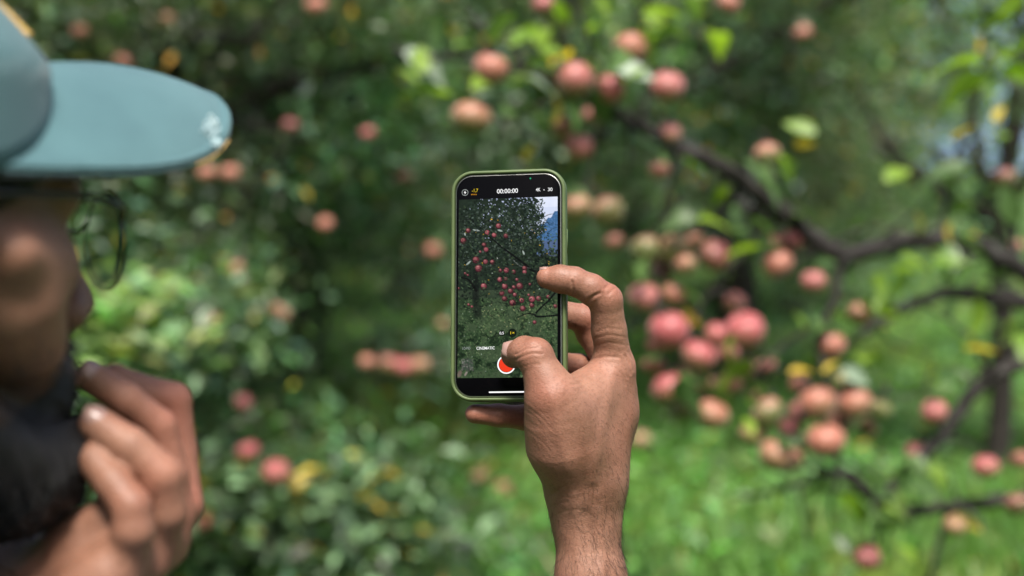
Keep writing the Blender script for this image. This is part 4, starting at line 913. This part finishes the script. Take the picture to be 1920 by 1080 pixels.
# frayed worn edge at the tip, row of stitches, embroidered badge on the front
rgc = np.random.default_rng(8)
mbw = MB()
for i in range(40):
    s_ = rgc.normal(.45, .035) + (.0 if i % 3 else .10); t_ = min(.995, rgc.normal(.90 if i % 3 else .975, .022)); c = visor_pt(s_, t_, 1.75); e = rgc.normal(0, .0011, 3)
    mbw.tube([c - e, c + cu * .0004, c + e * 1.1], [.0003, .0008, .0003], 5)
cchild('worn_patch', mbw.v, mbw.f, M['cap_worn'], visor)
for tt in (.985,):
    mbs = MB(); pts = [visor_pt(s_, tt, 1.9) for s_ in np.linspace(-.93, .93, 60)]; mbs.tube(pts, .0003, 5); cchild('stitching', mbs.v, mbs.f, M['cap'], visor)
mbt = MB(); pts = [visor_pt(s_, 1.0, -1.4) for s_ in np.linspace(.46, .68, 50)]; mbt.tube(pts, [.0002 + .0003 * abs(math.sin(i * .7)) for i in range(50)], 6); cchild('frayed_edge', mbt.v, mbt.f, M['cap_thread'], visor)
mbe = MB()
for i in range(9):
    v = .26 + i * .022; mbe.tube([crown_pt(a, v + .01 * math.sin(a * 9), 1.0) for a in np.linspace(-.30 + .02 * i, .40 - .02 * i, 14)], .0026, 6)
cchild('embroidery', mbe.v, mbe.f, M['cap_thread'])

# ------------------------------------------------------------------ eyeglasses
specs = empty('eyeglasses', H(100, 0, 0), 'thin dark-rimmed eyeglasses worn under the cap visor', 'eyeglasses'); SO = H(100, 0, 0)
def gchild(name, mb_, m_, parent=specs): return link(name, mesh(name, np.array(mb_.v) - SO, mb_.f), m_, parent)
def rim_pt(s_, a, sc=1.0): return H(106 - 9 * ((abs(math.cos(a) * 24 * sc + 34)) / 60) ** 2, s_ * (32 + 21.5 * sc * math.cos(a) * (1 if math.cos(a) > 0 else .92)), -6 + 22 * sc * math.sin(a))
for s_ in (-1, 1):
    mb = MB(); pts = [rim_pt(s_, a) for a in np.linspace(0, 2 * math.pi, 49)]; mb.tube(pts, [.0005 + .00085 * max(0, math.cos(a - .1)) ** .5 for a in np.linspace(0, 2 * math.pi, 49)], 7, caps=False); rim = gchild('rim', mb, M['frame'])
    lv = [rim_pt(s_, 0, 0)] + [rim_pt(s_, a, .985) for a in np.linspace(0, 2 * math.pi, 40, endpoint=False)]
    lv2 = [v - hf * .0014 for v in lv]; f = [(0, 1 + i, 1 + (i + 1) % 40) for i in range(40)]
    mb = MB(); mb.add(lv + lv2, f + [(41, 42 + (i + 1) % 40, 42 + i) for i in range(40)] + [(1 + i, 42 + i, 42 + (i + 1) % 40, 1 + (i + 1) % 40) for i in range(40)]); gchild('lens', mb, M['lens'])
    mb = MB(); mb.tube(spline([H(97, s_ * 53, 4), H(92, s_ * 60, 9), H(70, s_ * 67, 13), H(20, s_ * 77, 13), H(-14, s_ * 81, 12), H(-30, s_ * 77, -14), H(-36, s_ * 74, -34)], 6), .0016, 7); gchild('temple', mb, M['frame'])
mb = MB(); mb.tube(spline([rim_pt(-1, math.pi - .35), H(108, 0, -3), rim_pt(1, math.pi - .35)], 8), .0013, 7); gchild('bridge', mb, M['frame'])

# ------------------------------------------------------------------ phone
PC = P(955, 535, PD); py = R(-10)
TB = R(6.5); _up, _fw = UPV * math.cos(TB) + FWD * math.sin(TB), FWD * math.cos(TB) - UPV * math.sin(TB)      # leaning back a little, right edge nearer the lens
px_a = nrm(RGT * math.cos(py) + _fw * math.sin(py)); zz_ = nrm(-_fw * math.cos(py) + RGT * math.sin(py)); py_a = nrm(np.cross(zz_, px_a)); PM = Matrix(np.vstack([np.column_stack([px_a, py_a, zz_, PC]), (0, 0, 0, 1)]).tolist())
phone = empty('smartphone', (0, 0, 0), 'smartphone in an olive green case filming apples, held in the raised hand', 'phone'); phone.matrix_world = PM
def loc(px, py_): # picture point on the glass -> phone coordinates (m)
    d_ = P(px, py_, 1.0) - CAM; t_ = ((PC + zz_ * GLZ - CAM) @ zz_) / (d_ @ zz_); q = CAM + d_ * t_ - PC; return np.array((q @ px_a, q @ py_a))
GLZ = .0046
def rrect(w_, h_, r_, n_=10):
    out = []
    for cx, cy, a0 in ((w_ / 2 - r_, h_ / 2 - r_, 0), (-w_ / 2 + r_, h_ / 2 - r_, 90), (-w_ / 2 + r_, -h_ / 2 + r_, 180), (w_ / 2 - r_, -h_ / 2 + r_, 270)):
        for i in range(n_ + 1): a = R(a0 + 90 * i / n_); out.append((cx + r_ * math.cos(a), cy + r_ * math.sin(a)))
    return out
def sweep(name, prof, w_, h_, r_, m_, parent, cap_front=False, cap_back=False):
    """prof: list of (outset, z) swept around a rounded rectangle"""
    V = []; n_ = 44
    for o_, z in prof: V += [(x, y, z) for x, y in rrect(w_ + 2 * o_, h_ + 2 * o_, r_ + o_)]
    Fc = [(j * n_ + i, j * n_ + (i + 1) % n_, (j + 1) * n_ + (i + 1) % n_, (j + 1) * n_ + i) for j in range(len(prof) - 1) for i in range(n_)]
    if cap_back: Fc.append(tuple(range(n_))[::-1])
    if cap_front: Fc.append(tuple((len(prof) - 1) * n_ + i for i in range(n_)))
    return link(name, mesh(name, V, Fc), m_, parent)
m, t, b = mat('case_silicone', (.135, .185, .065), .50, .4); M['case'] = m
n = N(t, 'ShaderNodeTexNoise', Scale=60.0, Detail=5.0); t.links.new(objco(t), n.inputs['Vector'])
t.links.new(ramp(t, [(.35, (.066, .098, .033)), (.7, (.092, .128, .047))], n.outputs[0]).outputs[0], b.inputs['Base Color'])
m, t, b = mat('steel_band', (.34, .35, .33), .38, .5, Metallic=1.0); M['steel'] = m
m, t, b = mat('phone_glass', (.002, .002, .0025), .05, .03); M['glass'] = m
PW, PH, PR_ = .0712, .1468, .0118
case = sweep('case', [(-.004, -.0052), (.0006, -.0056), (.0021, -.0044), (.0026, -.002), (.0026, .003), (.0023, .0050), (.0016, .0058), (.0006, .0059), (.0001, .0053), (.0, .0030)], PW, PH, PR_, M['case'], phone, cap_back=True)
sweep('steel_band', [(-.003, -.0038), (-.0003, -.0034), (-.0001, -.001), (-.0001, .0036), (-.0004, .0045), (-.0011, .0047)], PW, PH, PR_, M['steel'], phone, cap_back=True)
glass = sweep('screen_glass', [(-.0011, .0030), (-.0011, .0043), (-.0016, .00455)], PW, PH, PR_, M['glass'], phone, cap_front=True, cap_back=True)
mb = MB()
for y0, l_ in ((.028, .010), (.014, .010)): mb.tube([(-PW / 2 - .0019, y0, 0), (-PW / 2 - .0019, y0 + l_, 0)], .0012, 8)
link('volume_button', mb.mesh('volume_button'), M['case'], phone)
mb = MB(); mb.tube([(PW / 2 + .0019, .020, 0), (PW / 2 + .0019, .036, 0)], .0012, 8); link('power_button', mb.mesh('power_button'), M['case'], phone)
EM = .52
def emit(name, c, s_=EM):
    m = bpy.data.materials.new(name); m.use_nodes = True; t = m.node_tree; b = t.nodes['Principled BSDF']; b.inputs['Base Color'].default_value = (0, 0, 0, 1); b.inputs['Roughness'].default_value = .06; b.inputs['Specular IOR Level'].default_value = .02
    b.inputs['Emission Strength'].default_value = s_
    if c is None:
        a = N(t, 'ShaderNodeAttribute', p_attribute_name='tint'); t.links.new(a.outputs['Color'], b.inputs['Emission Color'])
    else: b.inputs['Emission Color'].default_value = (*c, 1)
    return m
M['picture'] = emit('screen_picture', None, .66); M['ui_white'] = emit('ui_white', (1, 1, 1), .62); M['ui_grey'] = emit('ui_grey', (.38, .42, .40)); M['ui_yellow'] = emit('ui_yellow', (.85, .62, .03)); M['ui_orange'] = emit('ui_orange', (.75, .33, .02))
M['ui_red'] = emit('ui_red', (.92, .055, .02)); M['ui_dark'] = emit('ui_dark', (.010, .016, .010)); M['ui_green'] = emit('ui_green', (.03, .45, .2)); M['ui_dim'] = emit('ui_dim', (.012, .013, .015))
# the live picture: painted as coloured dabs into a fine grid
SX0, SX1, SY0, SY1 = 860.0, 1046.0, 372.0, 709.0
GW, GH = 200, 362
img = np.zeros((GH, GW, 3)); rgp = np.random.default_rng(31)
yy, xx = np.mgrid[0:GH, 0:GW]; fx = SX0 + (xx + .5) / GW * (SX1 - SX0); fy = SY0 + (yy + .5) / GH * (SY1 - SY0)
def fbm(sc, seed):
    r_ = np.random.default_rng(seed); o_ = np.zeros((GH, GW)); a = 1.0
    for k in range(4):
        gw, gh = max(2, int(GW / sc) + 2), max(2, int(GH / sc) + 2); g = r_.random((gh, gw)); u = xx / sc; v = yy / sc
        i, j = np.minimum(u.astype(int), gw - 2), np.minimum(v.astype(int), gh - 2); u, v = u - i, v - j; u = np.clip(u * u * (3 - 2 * u), 0, 1); v = np.clip(v * v * (3 - 2 * v), 0, 1)
        o_ += a * ((g[j, i] * (1 - u) + g[j, i + 1] * u) * (1 - v) + (g[j + 1, i] * (1 - u) + g[j + 1, i + 1] * u) * v); a *= .55; sc = max(1.5, sc / 2)
    return o_ / 2.1
def setc(mask, c, a=1.0): m3 = (np.clip(mask, 0, 1) * a)[..., None]; img[:] = img * (1 - m3) + np.array(c) / 255. * m3
n1, n2 = fbm(26, 1), fbm(7, 2); n3 = fbm(3.2, 3)
img[:] = np.array((24, 36, 28)) / 255.; setc(n2, (52, 66, 50), .7)
setc((fy < 460) * np.clip((fx - 870) / 110, 0, 1) * np.clip((460 - fy) / 60, 0, 1), (26, 36, 30), .4); setc((fy < 455) * (n3 > .56 + .16 * np.clip((1010 - fx) / 140, 0, 1) + .10 * np.clip((fy - 380) / 80, 0, 1)) * (fx > 880), (186, 194, 224), .95)             # sky glimpsed through twigs
mtn = 392 + (1046 - fx) * .95 + 2.5 * np.sin(fx * .5); sky_m = (fx > 1014 + 7 * np.sin(fy * .22) - np.clip(400 - fy, 0, 40) * .5) * 1.0
setc(sky_m * (fy < 470), (196, 204, 226)); setc(sky_m * (fy < 392) * n1, (232, 234, 242), .8)
setc(sky_m * (fy > mtn + 5) * (fy < 480), (62, 98, 138)); setc(sky_m * (fy > mtn + 5) * (fy < 480) * (n3 > .55), (92, 124, 172), .55); setc(sky_m * (fy > 455) * (fy < 485), (82, 92, 122), .7)
setc(1.0 * (fy > 560), (38, 62, 36)); setc((fy > 545) * n3, (92, 112, 72), .55); setc((fy > 560) * (n1 > .5) * n2, (20, 36, 22), .75)
setc((fy > 575) * (fx > 905) * (n1 > .42) * n3 * np.clip((650 - fy) / 60, 0, 1), (118, 136, 84), .6)
def dab(x, y, l_, w_, a, c, al=1.0):
    cx, cy = (x - SX0) / (SX1 - SX0) * GW, (y - SY0) / (SY1 - SY0) * GH; l_, w_ = l_ * 1.075, w_ * 1.075; r_ = int(max(l_, w_)) + 2
    i0, i1, j0, j1 = max(0, int(cx) - r_), min(GW, int(cx) + r_ + 2), max(0, int(cy) - r_), min(GH, int(cy) + r_ + 2)
    if i0 >= i1 or j0 >= j1: return
    X, Y = xx[j0:j1, i0:i1] - cx, yy[j0:j1, i0:i1] - cy; u = (X * math.cos(a) + Y * math.sin(a)) / l_; v = (-X * math.sin(a) + Y * math.cos(a)) / w_
    m_ = np.clip((1.15 - np.sqrt(u * u + v * v)) * 3, 0, 1)[..., None] * al; img[j0:j1, i0:i1] = img[j0:j1, i0:i1] * (1 - m_) + np.array(c) / 255. * m_
def scat(n_, x0, x1, y0, y1, cols, l0, l1, al=.85, ok=None):
    for _ in range(n_):
        x, y = rgp.uniform(x0, x1), rgp.uniform(y0, y1)
        if ok and not ok(x, y): continue
        c = np.array(cols[int(rgp.integers(len(cols)))]) * rgp.uniform(.7, 1.25); l_ = rgp.uniform(l0, l1); dab(x, y, l_, l_ * rgp.uniform(.4, .7), rgp.uniform(0, 3.14), np.clip(c, 0, 255), al)
tree_ok = lambda x, y: x < 1012 + 9 * math.sin(y * .25) - max(0, 395 - y) * .35 + rgp.normal(0, 5)
for _ in range(52):                                                                          # upright shoots of the tall tree
    x = rgp.uniform(875, 1018); y0 = rgp.uniform(372, 390); lean = rgp.normal(0, .08)
    for k in range(26):
        y = y0 + k * 3.6; dab(x + (y - y0) * lean + rgp.normal(0, 2.2), y, rgp.uniform(1.3, 2.6), rgp.uniform(.8, 1.5), rgp.uniform(0, 3.1), np.array((30, 42, 34)) * rgp.uniform(.6, 1.6), .85)
scat(1500, 860, 1024, 385, 500, [(34, 48, 36), (24, 34, 28), (54, 72, 48), (70, 84, 74)], 1.2, 2.8, .85, tree_ok)
scat(700, 860, 1046, 470, 575, [(20, 30, 22), (36, 54, 36), (58, 78, 50), (26, 34, 28)], 1.2, 3.0)
scat(160, 1000, 1046, 470, 505, [(18, 28, 24), (40, 56, 40)], 1.5, 3.5); scat(30, 1026, 1046, 430, 500, [(60, 86, 40), (70, 92, 60), (24, 34, 26)], 1.2, 2.6)
scat(2600, 860, 1046, 562, 709, [(30, 52, 28), (54, 84, 46), (78, 108, 60), (22, 38, 24), (96, 112, 74)], .8, 2.2, .7)
setc((fy > 600) * (n1 > .52) * (n2 > .4), (14, 26, 16), .45); setc((fy > 560) * (n1 < .40), (70, 84, 58), .35)
scat(60, 905, 1046, 565, 625, [(150, 150, 96), (120, 140, 80)], .8, 2.0, .7); scat(45, 860, 1046, 400, 700, [(196, 200, 190), (150, 168, 150)], .6, 1.3, .8)
scat(260, 862, 1000, 480, 590, [(30, 46, 30), (48, 66, 44), (22, 32, 24)], 1.2, 2.6, .8); scat(26, 862, 1040, 400, 560, [(214, 160, 40), (190, 150, 50)], .8, 1.7, .9)
def stroke(pts, w0, w1, c, al=1.0):
    s_ = spline(pts, 10)
    for i, (x, y) in enumerate(s_): wv = w0 + (w1 - w0) * i / len(s_); dab(x, y, wv, wv, 0, np.array(c) * rgp.uniform(.8, 1.25), al)
stroke([(892, 508), (894, 535), (893, 560), (898, 592)], 5.0, 8.5, (20, 24, 22), .22); stroke([(894, 545), (880, 525), (866, 520)], 2.5, 1.2, (18, 20, 18))
stroke([(918, 444), (940, 463), (962, 480), (985, 498), (1006, 512), (1046, 503)], 1.6, 2.6, (18, 20, 20)); stroke([(862, 414), (880, 410), (892, 420)], .9, .9, (22, 26, 24))
stroke([(1006, 512), (1000, 530), (990, 545)], 1.5, 1.0, (26, 28, 26)); stroke([(1044, 548), (1030, 565), (1014, 580), (1004, 592), (1012, 596), (1044, 594)], 1.8, 1.8, (18, 22, 20)); stroke([(1004, 592), (990, 590), (972, 596)], 1.5, .9, (22, 26, 22))
stroke([(1040, 543), (1024, 560)], 1.2, 1.0, (22, 26, 22)); stroke([(964, 490), (975, 500), (994, 505)], 1.1, 1.1, (100, 106, 102), .7)
for x, y, a, l_ in [(893, 431, .2, 7), (938, 433, .3, 5), (872, 438, 1.3, 3), (982, 476, 1.2, 4.5), (880, 492, -.7, 7)]: dab(x, y, l_, 1.6, a, (176, 190, 182), .8)
dab(1029, 496, 1.6, 4, -.4, (224, 166, 40))
APS = [(878, 431, 6), (935, 424, 6), (914, 436, 7), (927, 441, 6), (949, 443, 5.5), (869, 450, 8), (908, 459, 5), (912, 468, 5.5), (901, 472, 3), (893, 487, 7), (911, 491, 6), (924, 492, 6), (898, 503, 8), (939, 508, 5), (950, 508, 5.5), (964, 511, 4.5), (984, 505, 5), (984, 512, 4.5), (938, 525, 5.5), (949, 524, 4.5), (908, 537, 7),
       (947, 538, 7), (964, 540, 5), (975, 538, 7), (958, 547, 7), (942, 551, 5.5), (966, 554, 5), (947, 561, 7), (962, 569, 7), (979, 565, 6), (998, 563, 6.5), (1010, 562, 6), (998, 574, 6.5), (981, 580, 6.5), (1003, 606, 4.5), (1028, 559, 4), (1041, 577, 4), (994, 535, 3), (970, 526, 3.5), (880, 571, 3), (886, 575, 3), (873, 512, 3), (878, 515, 3), (992, 555, 3), (861, 540, 3)]
for x, y, r_ in APS:
    r_ *= rgp.uniform(.72, .98); dab(x, y + .4, r_, r_, 0, (52, 24, 30)); dab(x, y - .3, r_ * .88, r_ * .84, 0, np.array((116, 58, 66)) * rgp.uniform(.55, 1.1)); dab(x - r_ * .18, y - r_ * .25, r_ * .62, r_ * .55, 0, np.array((172, 100, 102)) * rgp.uniform(.8, 1.05), rgp.uniform(.5, .85)); dab(x - r_ * .2, y - r_ * .45, r_ * .3, r_ * .2, 0, (206, 158, 152), rgp.uniform(.2, .6))
for _ in range(75):
    x, y = rgp.uniform(862, 1035), rgp.uniform(400, 590); a = rgp.uniform(-.6, .9); l_ = rgp.uniform(8, 26); stroke([(x, y), (x + l_ * .5, y + l_ * .5 * a + rgp.normal(0, 2)), (x + l_, y + l_ * a)], .8, .5, (24, 28, 25), .6)
scat(420, 862, 1040, 420, 590, [(30, 44, 30), (44, 62, 42), (18, 26, 20), (62, 82, 54)], 1.0, 2.4, .85)
dab(879, 683, 11, 12, 0, (60, 76, 62), .8)
for _ in range(60): dab(rgp.uniform(868, 889), rgp.uniform(672, 695), 1.6, 1.2, 0, np.array((84, 84, 78)) * rgp.uniform(.5, 1.5), .8)
dab(864, 700, 4, 7, .3, (120, 96, 96), .7); dab(876, 700, 2, 5, .5, (160, 140, 140), .7)
gr_ = img.mean(2, keepdims=True); img = gr_ + (img - gr_) * np.where((img[..., :1] > img[..., 1:2]) | (img[..., 2:] > img[..., 1:2]), 1.0, .78); img = np.clip(img, 0, 1); lin = np.where(img < .04045, img / 12.92, ((img + .055) / 1.055) ** 2.4)
q0, q1 = loc(860, 374), loc(1046, 368); q2 = loc(857.5, 709)
tl, trr, bl = loc(860.5, 374.5), loc(1045.5, 368.5), loc(857.5, 709.0)
ex, ey = trr - tl, bl - tl
gx, gy = np.meshgrid(np.linspace(0, 1, GW), np.linspace(0, 1, GH)); PXY = tl + gx[..., None] * ex + gy[..., None] * ey
ii = np.arange(GW * GH).reshape(GH, GW); Fq = np.stack([ii[:-1, :-1], ii[1:, :-1], ii[1:, 1:], ii[:-1, 1:]], -1).reshape(-1, 4)
picture = link('screen_picture', mesh('screen_picture', np.concatenate([PXY.reshape(-1, 2), np.full((GW * GH, 1), .00462)], 1), Fq, False, lin.reshape(-1, 3)), M['picture'], phone)
UZ = .00466
EXU = nrm(np.append(loc(1020, 540) - loc(900, 543.5), 0)); EXA = math.atan2(EXU[1], EXU[0])
def flat(name, pts, m_, z=UZ, parent=phone): return link(name, mesh(name, [(x, y, z) for x, y in pts], [tuple(range(len(pts)))], False), m_, parent)
def disc(name, px, py_, r_, m_, z=UZ, parent=phone, r_in=0):
    c = loc(px, py_); k = r_ / FPX * PD; ki = r_in / FPX * PD; a = np.linspace(0, 2 * math.pi, 48, endpoint=False)
    o_ = [(c[0] + k * math.cos(q), c[1] + k * math.sin(q)) for q in a]
    if not r_in: return flat(name, o_, m_, z, parent)
    i_ = [(c[0] + ki * math.cos(q), c[1] + ki * math.sin(q)) for q in a]
    return link(name, mesh(name, [(x, y, z) for x, y in o_ + i_], [(j, (j + 1) % 48, 48 + (j + 1) % 48, 48 + j) for j in range(48)], False), m_, parent)
def bar(name, x0, y0, x1, y1, h_, m_, z=UZ):
    a, b_ = loc(x0, y0), loc(x1, y1); l_ = np.linalg.norm(b_ - a); e = (b_ - a) / l_; n_ = np.array((-e[1], e[0])); c = (a + b_) / 2; k = h_ / FPX * PD
    return flat(name, [c + e * x + n_ * y for x, y in rrect(l_, k, k * .499, 6)], m_, z)
def text(name, s_, px, py_, hpx, m_, z=UZ, bold=.0, width=None):
    cu_ = bpy.data.curves.new(name, 'FONT'); cu_.body = s_; cu_.align_x = 'CENTER'; cu_.align_y = 'CENTER'; cu_.size = hpx / .70 / FPX * PD; cu_.offset = bold * .25 * cu_.size; cu_.materials.append(m_)
    o = bpy.data.objects.new(name, cu_); COL.objects.link(o); c = loc(px, py_)
    bpy.context.view_layer.update(); me = bpy.data.meshes.new_from_object(o); bpy.data.objects.remove(o); me.name = name; me.materials.clear(); me.materials.append(m_)
    o = bpy.data.objects.new(name, me); COL.objects.link(o); o.parent = phone; o.location = (c[0], c[1], z); o.rotation_euler.z = EXA
    xs_ = [v.co.x for v in me.vertices]
    if width: o.scale.x = width / FPX * PD / (max(xs_) - min(xs_))
    return o
text('timer_lettering', '00:00:00', 951.5, 358.5, 8.2, M['ui_white'], bold=.02, width=40)
text('quality_lettering', '4K', 1009, 356, 6.4, M['ui_white'], bold=.015, width=8.5); disc('separator_dot', 1020, 356, .9, M['ui_white']); text('quality_lettering', '30', 1031.5, 355.5, 6.4, M['ui_white'], bold=.015, width=8.5)
disc('flash_ring', 872, 361, 6.2, M['ui_grey'], r_in=5.2)
c_ = loc(872, 361); k_ = PD / FPX; flat('flash_bolt', [c_ + np.array(q) * k_ for q in ((.8, 4), (-2.4, -.6), (-.2, -.6), (-.8, -4), (2.4, .6), (.2, .6))], M['ui_white'])
text('exposure_lettering', '-1,7', 890.5, 357.5, 6.4, M['ui_yellow'], bold=.02, width=12)
for i in range(9): bar('exposure_tick', 883.5 + i * 2.2, 364.8 - i * .04, 883.5 + i * 2.2 + 1.3, 364.8 - i * .04, 2.2, M['ui_orange'] if i < 5 else M['ui_dim'])
disc('camera_dot', 994.5, 334.5, 1.5, M['ui_green']); bar('speaker_slot', 935, 328.2, 968, 327.2, 2.6, M['ui_dim'])
disc('zoom_button', 941, 624.5, 5.6, M['ui_dark'], z=.00464); text('zoom_lettering', '0,5', 940.8, 624.8, 4.8, M['ui_white'], bold=.015, width=8)
disc('zoom_button', 960.5, 624.3, 8.2, M['ui_dark'], z=.00464); text('zoom_lettering', '1×', 960.3, 624.5, 5.4, M['ui_yellow'], bold=.02, width=7.5)
text('mode_lettering', 'LO-MO', 874.5, 653.2, 5.0, M['ui_grey'], width=15); text('mode_lettering', 'CINEMATIC', 910.5, 653, 5.4, M['ui_white'], bold=.02, width=34.5)
text('mode_lettering', 'VIDEO', 951, 652.6, 5.4, M['ui_yellow'], bold=.02, width=20); text('mode_lettering', 'PORTRAIT', 1018, 652.2, 5.2, M['ui_grey'], bold=.01, width=33)
disc('record_ring', 949.5, 683.5, 17.2, M['ui_white'], r_in=14.8); disc('record_button', 949.5, 683.5, 14.0, M['ui_red'])
bar('home_indicator', 916.5, 735.5, 1000, 734.5, 2.6, M['ui_white'])
